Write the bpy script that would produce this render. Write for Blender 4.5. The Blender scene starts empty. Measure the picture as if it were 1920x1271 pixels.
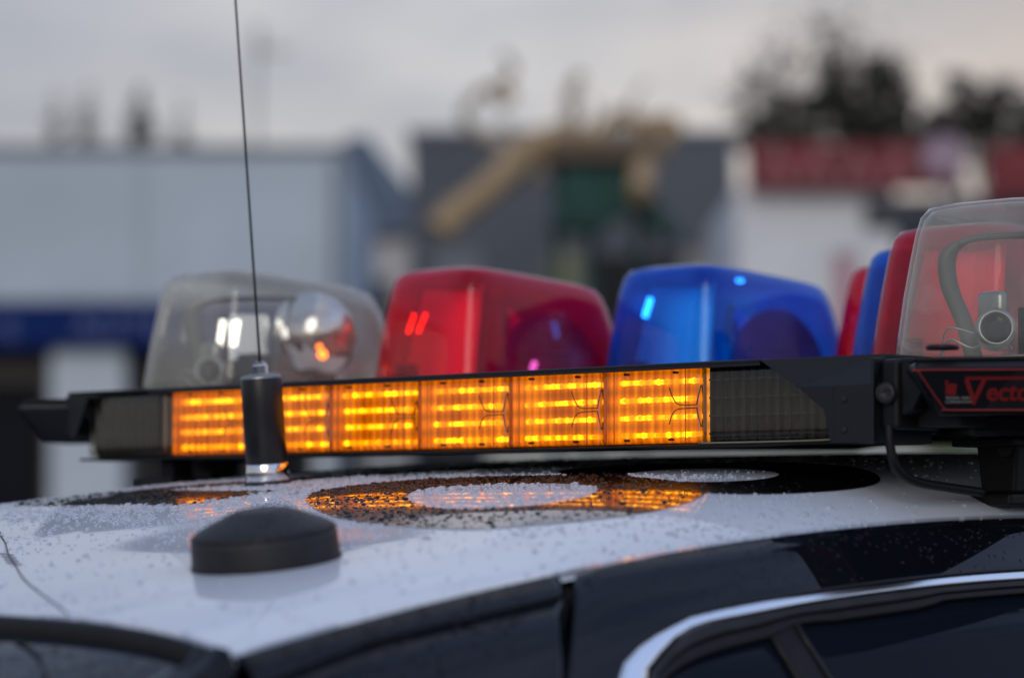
import bpy, bmesh, math, random
import numpy as np
from mathutils import Vector, Matrix
random.seed(7); RNG = np.random.default_rng(7)
S = bpy.context.scene
COL = S.collection
H = 1.42                       # camera height above the ground (m)
Q = math.sqrt(.5)
CO = (-.079, 2.906)            # point of the ground below the middle of the roof bar
CAR_ROT = -math.pi / 4         # the car stands at 45 degrees to the view

# ------------------------------------------------------------------ camera
cd = bpy.data.cameras.new('camera'); cam = bpy.data.objects.new('camera', cd); COL.objects.link(cam)
cam.location = (0, 0, H); cam.rotation_euler = (math.pi / 2 + math.radians(3.42), 0, 0)
cd.lens = 105; cd.sensor_width = 36; cd.clip_start = .05; cd.clip_end = 3000
cd.dof.use_dof = True; cd.dof.focus_distance = 2.68; cd.dof.aperture_fstop = 3.5
S.camera = cam

# ------------------------------------------------------------------ sky, sun, exposure
W = bpy.data.worlds.new('World'); S.world = W; W.use_nodes = True
wn = W.node_tree; wn.nodes.clear(); N = wn.nodes.new; L = wn.links.new
wo = N('ShaderNodeOutputWorld'); bg = N('ShaderNodeBackground'); bg.inputs[1].default_value = 1.08
tc = N('ShaderNodeTexCoord'); sx = N('ShaderNodeSeparateXYZ'); L(tc.outputs['Generated'], sx.inputs[0])
rampz = N('ShaderNodeValToRGB'); L(sx.outputs['Z'], rampz.inputs[0])
el = rampz.color_ramp.elements
el[0].position = 0; el[0].color = (.60, .575, .57, 1)
el[1].position = 1; el[1].color = (.33, .43, .64, 1)
for p_, c_ in ((.10, (.56, .55, .56, 1)), (.22, (.50, .53, .59, 1)), (.5, (.48, .58, .78, 1))):
    e = el.new(p_); e.color = c_
mp = N('ShaderNodeMapping'); mp.inputs['Scale'].default_value = (2.6, 2.6, 7.5); mp.inputs['Location'].default_value = (.35, .1, .2)
L(tc.outputs['Generated'], mp.inputs[0])
nz = N('ShaderNodeTexNoise'); nz.inputs['Scale'].default_value = 2.6; nz.inputs['Detail'].default_value = 4; nz.inputs['Roughness'].default_value = .5
L(mp.outputs[0], nz.inputs['Vector'])
rc = N('ShaderNodeValToRGB'); L(nz.outputs['Fac'], rc.inputs[0])
rc.color_ramp.elements[0].position = .34; rc.color_ramp.elements[0].color = (.70, .70, .725, 1)
rc.color_ramp.elements[1].position = .64; rc.color_ramp.elements[1].color = (1.17, 1.09, 1.02, 1)
mul = N('ShaderNodeMix'); mul.data_type = 'RGBA'; mul.blend_type = 'MULTIPLY'; mul.inputs[0].default_value = 1
L(rampz.outputs[0], mul.inputs[6]); L(rc.outputs[0], mul.inputs[7])
rx = N('ShaderNodeValToRGB'); mrx = N('ShaderNodeMath'); mrx.operation = 'MULTIPLY_ADD'; mrx.inputs[1].default_value = 1.0; mrx.inputs[2].default_value = .5
L(sx.outputs['X'], mrx.inputs[0]); L(mrx.outputs[0], rx.inputs[0])          # dusk: cooler and duller to the left, warm to the right
rx.color_ramp.elements[0].position = .28; rx.color_ramp.elements[0].color = (.58, .61, .67, 1)
rx.color_ramp.elements[1].position = .90; rx.color_ramp.elements[1].color = (.76, .83, .98, 1)
xw_ = rx.color_ramp.elements.new(.68); xw_.color = (.88, .78, .69, 1)
xe_ = rx.color_ramp.elements.new(.49); xe_.color = (1.0, .985, .965, 1)
mul2 = N('ShaderNodeMix'); mul2.data_type = 'RGBA'; mul2.blend_type = 'MULTIPLY'; mul2.inputs[0].default_value = 1
L(mul.outputs[2], mul2.inputs[6]); L(rx.outputs[0], mul2.inputs[7])
nish = N('ShaderNodeTexSky'); nish.sky_type = 'NISHITA'; nish.sun_disc = False
nish.sun_elevation = math.radians(24); nish.sun_rotation = math.radians(194)
nsc = N('ShaderNodeMix'); nsc.data_type = 'RGBA'; nsc.blend_type = 'ADD'; nsc.inputs[0].default_value = .012
L(mul2.outputs[2], nsc.inputs[6]); L(nish.outputs[0], nsc.inputs[7])
L(nsc.outputs[2], bg.inputs[0]); L(bg.outputs[0], wo.inputs[0])
sd = bpy.data.lights.new('sun', 'SUN'); sun = bpy.data.objects.new('sun', sd); COL.objects.link(sun)
sd.energy = .8; sd.angle = math.radians(35); sd.color = (1, .93, .85)
sun.rotation_euler = (math.radians(66), 0, math.radians(-14))
S.view_settings.view_transform = 'Standard'; S.view_settings.look = 'None'
S.view_settings.exposure = 0; S.view_settings.gamma = 1; S.view_settings.use_curve_mapping = False
S.render.engine = 'CYCLES'
S.cycles.max_bounces = 14; S.cycles.transparent_max_bounces = 24; S.cycles.transmission_bounces = 10
S.cycles.glossy_bounces = 6; S.cycles.diffuse_bounces = 4
S.cycles.caustics_reflective = True; S.cycles.caustics_refractive = True; S.cycles.sample_clamp_indirect = 4
S.cycles.use_denoising = True

# ------------------------------------------------------------------ materials
def mat(name, col=(.5, .5, .5), rough=.5, metal=0, coat=0, coat_rough=.03, spec=.5, bump=0, bscale=200, var=0, vscale=8,
        emis=None, estr=0):
    m = bpy.data.materials.new(name); m.use_nodes = True; nt = m.node_tree; b = nt.nodes['Principled BSDF']
    b.inputs['Base Color'].default_value = (*col, 1); b.inputs['Roughness'].default_value = rough
    b.inputs['Metallic'].default_value = metal; b.inputs['Coat Weight'].default_value = coat
    b.inputs['Coat Roughness'].default_value = coat_rough; b.inputs['Specular IOR Level'].default_value = spec
    t = nt.nodes.new('ShaderNodeTexCoord')
    if var:
        n = nt.nodes.new('ShaderNodeTexNoise'); n.inputs['Scale'].default_value = vscale; n.inputs['Detail'].default_value = 5
        nt.links.new(t.outputs['Object'], n.inputs['Vector'])
        r = nt.nodes.new('ShaderNodeValToRGB'); nt.links.new(n.outputs[0], r.inputs[0])
        r.color_ramp.elements[0].position = .3; r.color_ramp.elements[1].position = .7
        r.color_ramp.elements[0].color = (*[c * (1 - var) for c in col], 1); r.color_ramp.elements[1].color = (*[min(1, c * (1 + var)) for c in col], 1)
        nt.links.new(r.outputs[0], b.inputs['Base Color'])
    if bump:
        n = nt.nodes.new('ShaderNodeTexNoise'); n.inputs['Scale'].default_value = bscale; n.inputs['Detail'].default_value = 3
        nt.links.new(t.outputs['Object'], n.inputs['Vector'])
        bp = nt.nodes.new('ShaderNodeBump'); bp.inputs['Strength'].default_value = bump; bp.inputs['Distance'].default_value = .001
        nt.links.new(n.outputs[0], bp.inputs['Height']); nt.links.new(bp.outputs[0], b.inputs['Normal'])
    if emis:
        b.inputs['Emission Color'].default_value = (*emis, 1); b.inputs['Emission Strength'].default_value = estr
    return m

def tinted(name, thin, deep, gloss_rough=.03, haze=.08, hazecol=None, flutes=False, ior=1.5):
    """clear coloured plastic shell: tint deepens where it is looked through at a slant"""
    m = bpy.data.materials.new(name); m.use_nodes = True; nt = m.node_tree; nt.nodes.clear(); n = nt.nodes.new; l = nt.links.new
    o = n('ShaderNodeOutputMaterial'); tr = n('ShaderNodeBsdfTransparent'); gl = n('ShaderNodeBsdfGlossy'); gl.inputs['Roughness'].default_value = gloss_rough
    lw = n('ShaderNodeLayerWeight'); lw.inputs[0].default_value = .45
    mc = n('ShaderNodeMix'); mc.data_type = 'RGBA'; mc.inputs[6].default_value = (*thin, 1); mc.inputs[7].default_value = (*deep, 1)
    l(lw.outputs['Facing'], mc.inputs[0]); l(mc.outputs[2], tr.inputs[0])
    df = n('ShaderNodeBsdfDiffuse'); df.inputs[0].default_value = (*(hazecol or thin), 1)
    tl = n('ShaderNodeBsdfTranslucent'); tl.inputs[0].default_value = (*(hazecol or thin), 1)
    md = n('ShaderNodeMixShader'); md.inputs[0].default_value = .5; l(df.outputs[0], md.inputs[1]); l(tl.outputs[0], md.inputs[2])
    tcn = n('ShaderNodeTexCoord'); ns = n('ShaderNodeTexNoise'); ns.inputs['Scale'].default_value = 14; ns.inputs['Detail'].default_value = 6
    l(tcn.outputs['Object'], ns.inputs['Vector'])
    hz = n('ShaderNodeMath'); hz.operation = 'MULTIPLY'; hz.inputs[1].default_value = haze * 2; l(ns.outputs[0], hz.inputs[0])
    hp = n('ShaderNodeMath'); hp.operation = 'POWER'; hp.inputs[1].default_value = 1.6; l(lw.outputs['Facing'], hp.inputs[0])
    hq = n('ShaderNodeMath'); hq.operation = 'MULTIPLY_ADD'; hq.inputs[1].default_value = 2.2; hq.inputs[2].default_value = .30; l(hp.outputs[0], hq.inputs[0])
    hz0 = hz; hz = n('ShaderNodeMath'); hz.operation = 'MULTIPLY'; hz.use_clamp = True; l(hz0.outputs[0], hz.inputs[0]); l(hq.outputs[0], hz.inputs[1])
    m1 = n('ShaderNodeMixShader'); l(hz.outputs[0], m1.inputs[0]); l(tr.outputs[0], m1.inputs[1]); l(md.outputs[0], m1.inputs[2])
    fz = n('ShaderNodeLayerWeight'); fz.inputs[0].default_value = .5
    fp = n('ShaderNodeMath'); fp.operation = 'POWER'; fp.inputs[1].default_value = 3.4; l(fz.outputs['Facing'], fp.inputs[0])
    fr = n('ShaderNodeMath'); fr.operation = 'MULTIPLY_ADD'; fr.inputs[1].default_value = .9; fr.inputs[2].default_value = .035; l(fp.outputs[0], fr.inputs[0])
    m2 = n('ShaderNodeMixShader'); l(fr.outputs[0], m2.inputs[0]); l(m1.outputs[0], m2.inputs[1]); l(gl.outputs[0], m2.inputs[2])
    if flutes:
        w = n('ShaderNodeTexWave'); w.wave_type = 'BANDS'; w.bands_direction = 'X'; w.inputs['Scale'].default_value = 32; w.inputs['Distortion'].default_value = 0
        l(tcn.outputs['Object'], w.inputs['Vector'])
        wr_ = n('ShaderNodeMath'); wr_.operation = 'MULTIPLY_ADD'; wr_.inputs[1].default_value = .22; wr_.inputs[2].default_value = .80; l(w.outputs[1], wr_.inputs[0])
        mm = n('ShaderNodeMix'); mm.data_type = 'RGBA'; mm.blend_type = 'MULTIPLY'; mm.inputs[0].default_value = 1; l(mc.outputs[2], mm.inputs[6]); l(wr_.outputs[0], mm.inputs[7]); l(mm.outputs[2], tr.inputs[0])
        bp = n('ShaderNodeBump'); bp.inputs['Strength'].default_value = .25; bp.inputs['Distance'].default_value = .001
        l(w.outputs[0], bp.inputs['Height']); l(bp.outputs[0], gl.inputs['Normal'])
    l(m2.outputs[0], o.inputs[0]); return m

def water_mat(k, col):
    m = bpy.data.materials.new('rain_on_white'); m.use_nodes = True; b = m.node_tree.nodes['Principled BSDF']
    b.inputs['Transmission Weight'].default_value = k; b.inputs['Roughness'].default_value = 0; b.inputs['IOR'].default_value = 1.33
    b.inputs['Base Color'].default_value = (*col, 1); return m

def led_mat(name, lo, mid, hi, k, rowscale, seed):
    """the lit face of an LED strip: brighter over each diode, dimmer between"""
    m = bpy.data.materials.new(name); m.use_nodes = True; nt = m.node_tree; nt.nodes.clear(); n = nt.nodes.new; l = nt.links.new
    o = n('ShaderNodeOutputMaterial'); em = n('ShaderNodeEmission'); t = n('ShaderNodeTexCoord')
    mpn = n('ShaderNodeMapping'); mpn.inputs['Scale'].default_value = (1, .2, .2); mpn.inputs['Location'].default_value = (seed, 0, 0)
    l(t.outputs['Object'], mpn.inputs[0])
    ns = n('ShaderNodeTexNoise'); ns.inputs['Scale'].default_value = rowscale; ns.inputs['Detail'].default_value = 2; l(mpn.outputs[0], ns.inputs['Vector'])
    r = n('ShaderNodeValToRGB'); l(ns.outputs[0], r.inputs[0]); e = r.color_ramp.elements
    e[0].position = .3; e[0].color = (*lo, 1); e[1].position = .68; e[1].color = (*hi, 1); x = e.new(.48); x.color = (*mid, 1)
    l(r.outputs[0], em.inputs[0]); em.inputs[1].default_value = k; l(em.outputs[0], o.inputs[0]); return m

M = {}
M['white'] = mat('white_paint', (.75, .80, .88), .45, spec=.2, coat=.8, coat_rough=.035, var=.025, vscale=5)
M['black'] = mat('black_car_paint', (.005, .006, .010), .3, spec=.0, coat=.68, coat_rough=.03)
M['vinyl'] = mat('black_vinyl', (.006, .005, .005), .22, spec=.1, coat=1, coat_rough=.04, bump=.12, bscale=400)
M['rubber'] = mat('black_rubber', (.014, .014, .017), .5, spec=.4, bump=.6, bscale=400, var=.35, vscale=35)
M['matte'] = mat('matte_black_metal', (.008, .008, .009), .48, spec=.25, bump=.3, bscale=900, var=.25, vscale=30)
M['plastic'] = mat('black_plastic', (.010, .011, .015), .40, spec=.35, bump=.2, bscale=700)
M['dark'] = mat('dark_interior', (.006, .006, .007), .8)
M['chrome'] = mat('chrome', (.80, .82, .85), .09, metal=1)
M['brightwork'] = mat('bright_window_trim', (.93, .96, 1.0), .14, metal=1)
M['steel'] = mat('dull_steel', (.34, .35, .34), .34, metal=1, var=.2, vscale=40)
M['frame'] = mat('grey_coated_bracket', (.13, .135, .125), .45, var=.2, vscale=25)
M['glass'] = mat('dark_tinted_glass', (.007, .010, .018), .05, spec=.06)
M['rear_glass'] = mat('dark_rear_glass', (.006, .008, .012), .06, spec=.3)
M['brown'] = mat('smoked_reflector', (.050, .046, .032), .5, metal=.0, var=.35, vscale=60)
M['amberbody'] = mat('amber_reflector', (.75, .35, .02), .35)
M['water_pale'] = water_mat(.35, (.62, .67, .75)); M['water_dark'] = mat('rain_on_black', (.004, .004, .004), .02, spec=.28); M['sleeve'] = mat('satin_black_sleeve', (.010, .010, .011), .33, spec=.45)
M['dome_clear'] = tinted('clear_dome_plastic', (.992, .988, .97), (.93, .92, .86), haze=.15, hazecol=(.98, .95, .84))
M['dome_red'] = tinted('red_dome_plastic', (1, .30, .44), (.96, .03, .16), haze=.24, hazecol=(1, .008, .13))
M['dome_blue'] = tinted('blue_dome_plastic', (.30, .76, 1), (.03, .34, .96), haze=.25, hazecol=(0., .26, 1))
M['lens'] = tinted('clear_fluted_lens', (.93, .91, .86), (.80, .76, .66), gloss_rough=.08, haze=.012, hazecol=(.5, .45, .35), flutes=True)
M['lens_amber'] = tinted('amber_fluted_lens', (.97, .84, .45), (.85, .55, .12), gloss_rough=.1, haze=.01, hazecol=(.6, .3, .02), flutes=True)
M['red_print'] = mat('red_print', (.24, .016, .018), .5)
M['grey_print'] = mat('pale_print', (.42, .42, .40), .5)
M['badge'] = mat('badge_black', (.016, .018, .02), .35, var=.3, vscale=60)
M['glint_red'] = mat('glowing_red_glint', (.5, .05, .02), .5, emis=(1, .16, .012), estr=6)  # this and the next two glow to stand for reflections inside the domes
M['glint_blue'] = mat('glowing_blue_glint', (.1, .3, .9), .5, emis=(.2, .5, 1), estr=9)
M['glint_white'] = mat('glowing_white_glint', (.9, .9, .9), .5, emis=(1, .95, .85), estr=3)
M['red_lens'] = mat('dark_red_lens', (.12, .008, .01), .15, coat=1)

# ------------------------------------------------------------------ helpers
def thing(name, label, cat, loc=(0, 0, 0), rot=0, group=None):
    o = bpy.data.objects.new(name, None); COL.objects.link(o); o.location = loc; o.rotation_euler = (0, 0, rot)
    o.empty_display_size = .1; o['label'] = label; o['category'] = cat
    if group: o['group'] = group
    return o

def c2w(x, y, z): return (CO[0] + Q * x + Q * y, CO[1] - Q * x + Q * y, z + H)

class Rig:
    """a thing on the car: parts are written in the car's own metres"""
    def __init__(s, name, label, cat, base, group=None):
        s.base = Vector(base); s.e = thing(name, label, cat, c2w(*base), CAR_ROT, group)
    def part(s, name, vf, m, parent=None, smooth=False, label=None, off=None):
        v, f = vf
        b = s.base if off is None else Vector(off)
        v = [(p[0] - b.x, p[1] - b.y, p[2] - b.z) for p in v]
        o = mesh(name, v, f, m, parent or s.e, smooth)
        if label: o['label'] = label
        return o

def mesh(name, v, f, m, parent=None, smooth=False):
    me = bpy.data.meshes.new(name); me.from_pydata([tuple(p) for p in v], [], [tuple(p) for p in f])
    me.materials.append(m)
    if smooth: me.polygons.foreach_set('use_smooth', [True] * len(me.polygons))
    me.update(); o = bpy.data.objects.new(name, me); COL.objects.link(o)
    if parent: o.parent = parent
    return o

def join(*vfs):
    V, Fc = [], []
    for v, f in vfs:
        k = len(V); V += [tuple(p) for p in v]; Fc += [tuple(i + k for i in q) for q in f]
    return V, Fc

def from_bm(bm):
    bmesh.ops.recalc_face_normals(bm, faces=bm.faces)
    bm.verts.index_update(); v = [tuple(p.co) for p in bm.verts]; f = [tuple(q.index for q in p.verts) for p in bm.faces]; bm.free(); return v, f

def xf(vf, mtx): return [tuple(mtx @ Vector(p)) for p in vf[0]], vf[1]

def box(x0, x1, y0, y1, z0, z1, bev=0, seg=2):
    bm = bmesh.new(); bmesh.ops.create_cube(bm, size=1)
    for p in bm.verts:
        p.co = ((x0 + x1) / 2 + p.co.x * (x1 - x0), (y0 + y1) / 2 + p.co.y * (y1 - y0), (z0 + z1) / 2 + p.co.z * (z1 - z0))
    if bev: bmesh.ops.bevel(bm, geom=bm.edges[:], offset=bev, segments=seg, affect='EDGES', profile=.5)
    return from_bm(bm)

def prism(pts, d0, d1, axis='y', bev=0):
    """polygon given in two axes, extruded along the third"""
    bm = bmesh.new()
    def P(a, b, d): return {'y': (a, d, b), 'x': (d, a, b), 'z': (a, b, d)}[axis]
    A = [bm.verts.new(P(a, b, d0)) for a, b in pts]; B = [bm.verts.new(P(a, b, d1)) for a, b in pts]; n = len(pts)
    bm.faces.new(A); bm.faces.new(B)
    for i in range(n): bm.faces.new((A[i], A[(i + 1) % n], B[(i + 1) % n], B[i]))
    if bev: bmesh.ops.bevel(bm, geom=bm.edges[:], offset=bev, segments=2, affect='EDGES', profile=.5)
    return from_bm(bm)

def lathe(prof, n=48, axis=None, at=(0, 0, 0)):
    V, Fc = [], []
    for r, z in prof:
        for i in range(n):
            a = 2 * math.pi * i / n; V.append(Vector((r * math.cos(a), r * math.sin(a), z)))
    for k in range(len(prof) - 1):
        for i in range(n):
            j = (i + 1) % n; Fc.append((k * n + i, k * n + j, (k + 1) * n + j, (k + 1) * n + i))
    if prof[-1][0] > 1e-6: Fc.append(tuple((len(prof) - 1) * n + i for i in range(n)))
    R = Vector((0, 0, 1)).rotation_difference(Vector(axis).normalized()).to_matrix() if axis else Matrix.Identity(3)
    return [tuple(R @ p + Vector(at)) for p in V], Fc

def catmull(P, n=8, closed=False):
    P = [np.array(p, float) for p in P]; out = []; m = len(P)
    for i in range(m if closed else m - 1):
        if closed: a, b, c, d = P[(i - 1) % m], P[i], P[(i + 1) % m], P[(i + 2) % m]
        else: a, b, c, d = P[max(i - 1, 0)], P[i], P[i + 1], P[min(i + 2, m - 1)]
        for k in range(n):
            t = k / n; out.append(.5 * ((2 * b) + (c - a) * t + (2 * a - 5 * b + 4 * c - d) * t * t + (3 * b - a - 3 * c + d) * t ** 3))
    if not closed: out.append(P[-1])
    return out

def tube(P, r, n=8, r2=None, sm=6, caps=True):
    C = [Vector(p) for p in (catmull(P, sm) if len(P) > 2 else P)]; V, Fc = [], []
    up = Vector((0, 0, 1)); T0 = (C[1] - C[0]).normalized()
    if abs(T0.dot(up)) > .9: up = Vector((1, 0, 0))
    nrm = T0.cross(up).normalized()
    for i, p in enumerate(C):
        T = (C[min(i + 1, len(C) - 1)] - C[max(i - 1, 0)]).normalized(); nrm = (nrm - T * nrm.dot(T)).normalized(); b = T.cross(nrm)
        rr = r + ((r2 if r2 is not None else r) - r) * i / (len(C) - 1)
        for k in range(n):
            a = 2 * math.pi * k / n; V.append(p + nrm * rr * math.cos(a) + b * rr * math.sin(a))
    for i in range(len(C) - 1):
        for k in range(n):
            j = (k + 1) % n; Fc.append((i * n + k, i * n + j, (i + 1) * n + j, (i + 1) * n + k))
    if caps: Fc += [tuple(range(n))[::-1], tuple((len(C) - 1) * n + k for k in range(n))]
    return [tuple(p) for p in V], Fc

def resample(P, n):
    P = np.array(P, float); d = np.r_[0, np.cumsum(np.linalg.norm(np.diff(P, axis=0), axis=1))]; t = np.linspace(0, d[-1], n)
    return np.stack([np.interp(t, d, P[:, k]) for k in range(P.shape[1])], 1)

def grid_faces(nu, nv): return [(i * nv + j, i * nv + j + 1, (i + 1) * nv + j + 1, (i + 1) * nv + j) for i in range(nu - 1) for j in range(nv - 1)]

def text_vf(s, size, extrude=.0004, spacing=1.0, shear=0, align='LEFT', bold=0):
    c = bpy.data.curves.new('t', 'FONT'); c.body = s; c.size = size; c.extrude = extrude; c.space_character = spacing; c.shear = shear; c.align_x = align; c.offset = bold
    o = bpy.data.objects.new('t', c); COL.objects.link(o); dg = bpy.context.evaluated_depsgraph_get(); me = bpy.data.meshes.new_from_object(o.evaluated_get(dg))
    v = [tuple(p.co) for p in me.vertices]; f = [tuple(p.vertices) for p in me.polygons]
    bpy.data.objects.remove(o); bpy.data.curves.remove(c); bpy.data.meshes.remove(me); return v, f

# ------------------------------------------------------------------ the car's surfaces (metres, z measured from eye level)
A0, A1, A2, PN, PM = .04019585, .09477734, -.07574378, 7.40140038, .9
def rail_z(y):
    z = -.10569261 * y * y + .04158209 * y - .00542327
    if y < -.729:
        t = -.729 - y; z = (-.10569261 * .729 ** 2 - .04158209 * .729 - .00542327) - .196 * t - .34 * t * t / (.25 + t) * 1.5
    return z
def roof_z(x, y):
    zc = A0 + A1 * y + A2 * y * y + .0058 * math.tanh((y + .30) / .09) * math.exp(-((y + .30) / .19) ** 2) * (.5 + .5 * math.tanh((x - .06) / .07)); zr = rail_z(y); u = min(1, abs(x) / .58)
    return zc - (zc - zr) * ((1 - PM) * u * u + PM * u ** PN)
def roof_n(x, y):
    e = .002; return Vector((-(roof_z(x + e, y) - roof_z(x - e, y)) / (2 * e), -(roof_z(x, y + e) - roof_z(x, y - e)) / (2 * e), 1)).normalized()
_ss = np.linspace(0, .6, 1201); _w = np.clip((_ss - .011) / .012, 0, 1); _w = _w * _w * (3 - 2 * _w); _v = np.clip((_ss - .023) / .05, 0, 1); _t = np.radians(64 * (1 - _w) + (34 - 8 * _v) * _w)
_sx = np.r_[0, np.cumsum((np.sin(_t[1:]) + np.sin(_t[:-1])) / 2 * np.diff(_ss))]; _sz = np.r_[0, np.cumsum((np.cos(_t[1:]) + np.cos(_t[:-1])) / 2 * np.diff(_ss))]
def side(y, s, off=0):
    """the car's right flank: y along the car, s down from the roof rail, off outwards"""
    x = .58 + float(np.interp(s, _ss, _sx)); z = rail_z(y) - float(np.interp(s, _ss, _sz)); t = float(np.interp(s, _ss, _t))
    return (x + off * math.cos(t), y, z + off * math.sin(t))
def flank(outer, inner, nu, nv, off=0, off2=None, thick=.004, mirror=False):
    """skin between two lines drawn on the flank, given depth along its edges"""
    a = resample(outer, nu); b = resample(inner, nu); V = []
    for lay in (0, 1):
        for i in range(nu):
            for j in range(nv):
                t = j / (nv - 1); y, s = a[i] * (1 - t) + b[i] * t; o = off + ((off2 if off2 is not None else off) - off) * t
                x, yy, z = side(y, s, o - lay * thick); V.append(((-x if mirror else x), yy, z))
    g = grid_faces(nu, nv); k = nu * nv; Fc = [q[::-1] for q in g] + [tuple(i + k for i in q) for q in g]
    for i in range(nu - 1):
        for j in (0, nv - 1): A, B = i * nv + j, (i + 1) * nv + j; Fc.append((A, B, B + k, A + k) if j else (B, A, A + k, B + k))
    for i in (0, nu - 1):
        for j in range(nv - 1): A, B = i * nv + j, i * nv + j + 1; Fc.append((A, B, B + k, A + k) if i == 0 else (B, A, A + k, B + k))
    if mirror: Fc = [q[::-1] for q in Fc]
    return V, Fc

# ================================================================== ground and far things
def ground():
    m = mat('asphalt', (.05, .05, .052), .85, bump=.6, bscale=60, var=.3, vscale=.3)
    o = mesh('ground', [(-900, -600, 0), (900, -600, 0), (900, 1500, 0), (-900, 1500, 0)], [(0, 1, 2, 3)], m); o['kind'] = 'structure'
ground()

def bx(x0, x1, y0, y1, z0, z1, bev=0): return box(x0, x1, y0, y1, z0, z1, bev)
def addp(name, vf, m, parent, label=None):
    v, f = vf; b = parent_origin(parent); o = mesh(name, [(p[0] - b[0], p[1] - b[1], p[2] - b[2]) for p in v], f, m, parent)
    if label: o['label'] = label
    return o
def parent_origin(p):
    x = Vector(p.location)
    while p.parent: p = p.parent; x += Vector(p.location)
    return x
# --- shop on the left
shopwall = mat('pale_metal_fascia', (.47, .55, .62), .6, var=.10, vscale=.35)
pillar_m = mat('pale_render', (.55, .62, .68), .8, var=.06, vscale=1)
bandm = mat('blue_sign_band', (.005, .022, .125), .7, spec=.1, var=.15, vscale=2)
letter_m = mat('faded_blue_lettering', (.12, .17, .38), .5)
darkshop = mat('dark_shop_front', (.016, .016, .018), .35, var=.4, vscale=.8)
roofing = mat('grey_roofing', (.16, .18, .20), .7)
b1 = thing('shop_building', 'long pale blue-grey shop with a blank upper wall and dark blue sign band', 'building', (-8, 60, 0))
addp('wall', bx(-24, -3.35, 60, 72, 4.95, 8.75), shopwall, b1)
addp('shop_front', bx(-24, -3.6, 61.3, 71.8, 0, 4.94), darkshop, b1)
addp('roof_coping', bx(-24.1, -3.3, 59.9, 72.1, 8.76, 8.92), roofing, b1)
sb = addp('sign_band', bx(-24, -3.4, 59.7, 61, 4.82, 5.72, .02), bandm, b1)
for w_s, x_s in (('AUTO', -8.75), ('MU', -5.9)):
    v, f = text_vf(w_s, .62, .03, 1.25)
    addp('lettering', ([(p[0] + x_s, 59.66 - p[2] * .5, p[1] + 5.04) for p in v], f), letter_m, sb)
v, f = text_vf('q', .62, .03, 1.25)
addp('lettering', ([(p[0] - 10.25, 59.66 - p[2] * .5, p[1] + 5.1) for p in v], f), letter_m, sb)
for x0, x1 in ((-9.27, -7.8), (-3.95, -3.45), (-14.5, -13.0), (-20, -18.6)): addp('pillar', bx(x0, x1, 60, 61.2, 0, 4.81), pillar_m, b1)
for x0, x1 in ((-12.6, -11.2), (-10.9, -9.6), (-7.4, -5.9), (-5.7, -4.2)):
    w_ = addp('window', bx(x0, x1, 61.22, 61.3, 1.0, 4.2), M['dark'], b1); addp('pane', bx(x0 + .06, x1 - .06, 61.16, 61.2, 1.06, 4.14), M['glass'], w_)
addp('door', bx(-9.5, -9.32, 61.2, 61.29, 0, 3.2), mat('brown_door', (.10, .06, .05), .6), b1)
# rooftop units
for i, (px, hgt, w_, cm) in enumerate(((-10.6, .35, 1.6, (.05, .07, .10)), )):
    u = thing('rooftop_unit', 'low dark box on the roof of the pale shop at far left', 'ventilation unit', (px, 66, 8.92))
    addp('housing', bx(px - w_ / 2, px + w_ / 2, 65, 67, 8.93, 8.93 + hgt, .04), mat('unit_grey', cm, .6), u)
    addp('grille', bx(px - .5, px + .5, 64.94, 64.99, 9.0, 9.2), M['dark'], u)

# --- trees
leafm = mat('dark_foliage', (.045, .05, .035), .8, var=.4, vscale=.6); barkm = mat('bark', (.06, .05, .04), .9)
palem = mat('bare_twigs', (.13, .115, .105), .9)
def tree(label, x, y, h, lobes, cm, trunk_r=.25, dens=60, leaf=.16, group=None):
    t = thing('tree', label, 'tree', (x, y, 0), 0, group)
    cz = sum(l[2] for l in lobes) / len(lobes); segs = [tube([(x, y, 0), (x + .1, y, cz * .45), (x, y, cz)], trunk_r, 8, trunk_r * .4)]
    for lx, ly, lz, lr in lobes:
        segs.append(tube([(x, y, cz * .55), ((x + lx) / 2, y + ly / 2, (cz * .6 + lz) / 2), (lx, y + ly, lz)], trunk_r * .4, 6, trunk_r * .08))
        for k in range(7):
            a = random.uniform(0, 6.28); e = random.uniform(-.2, 1.3); r = lr * random.uniform(.7, 1.15)
            segs.append(tube([(lx, y + ly, lz), (lx + r * math.cos(a) * math.cos(e), y + ly + r * math.sin(a) * math.cos(e), lz + r * math.sin(e))], trunk_r * .12, 4, trunk_r * .03, caps=False))
    addp('trunk', join(*segs), barkm, t)
    V, Fc = [], []
    for lx, ly, lz, lr in lobes:
        n = int(dens * lr ** 2.2 * 10)
        subs = [(lx + RNG.normal() * lr * .45, y + ly + RNG.normal() * lr * .4, lz + RNG.normal() * lr * .42, lr * RNG.uniform(.25, .45)) for _ in range(16)]
        for k in range(n):
            sx_, sy_, sz_, sr = subs[RNG.integers(16)]; d = RNG.normal(size=3); d /= np.linalg.norm(d); rr = sr * RNG.uniform(.4, 1.1)
            c = np.array([sx_, sy_, sz_]) + d * rr; a = RNG.normal(size=3); a /= np.linalg.norm(a); b = np.cross(a, d); b /= (np.linalg.norm(b) + 1e-6); s_ = leaf * RNG.uniform(.6, 1.4)
            i0 = len(V); V += [tuple(c - a * s_), tuple(c + b * s_ * .6), tuple(c + a * s_), tuple(c - b * s_ * .6)]; Fc.append((i0, i0 + 1, i0 + 2, i0 + 3))
    addp('crown', (V, Fc), cm, t)
def px2(px, py, Y): return ((px - 960) / 5600 * Y, (970 - py) / 5600 * Y + H)
def lobe(px, py, r, Y, dy=0): a = px2(px, py, Y); return (a[0], dy, a[1], r / 5600 * Y)
G_T = 'trees behind the buildings'
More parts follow.
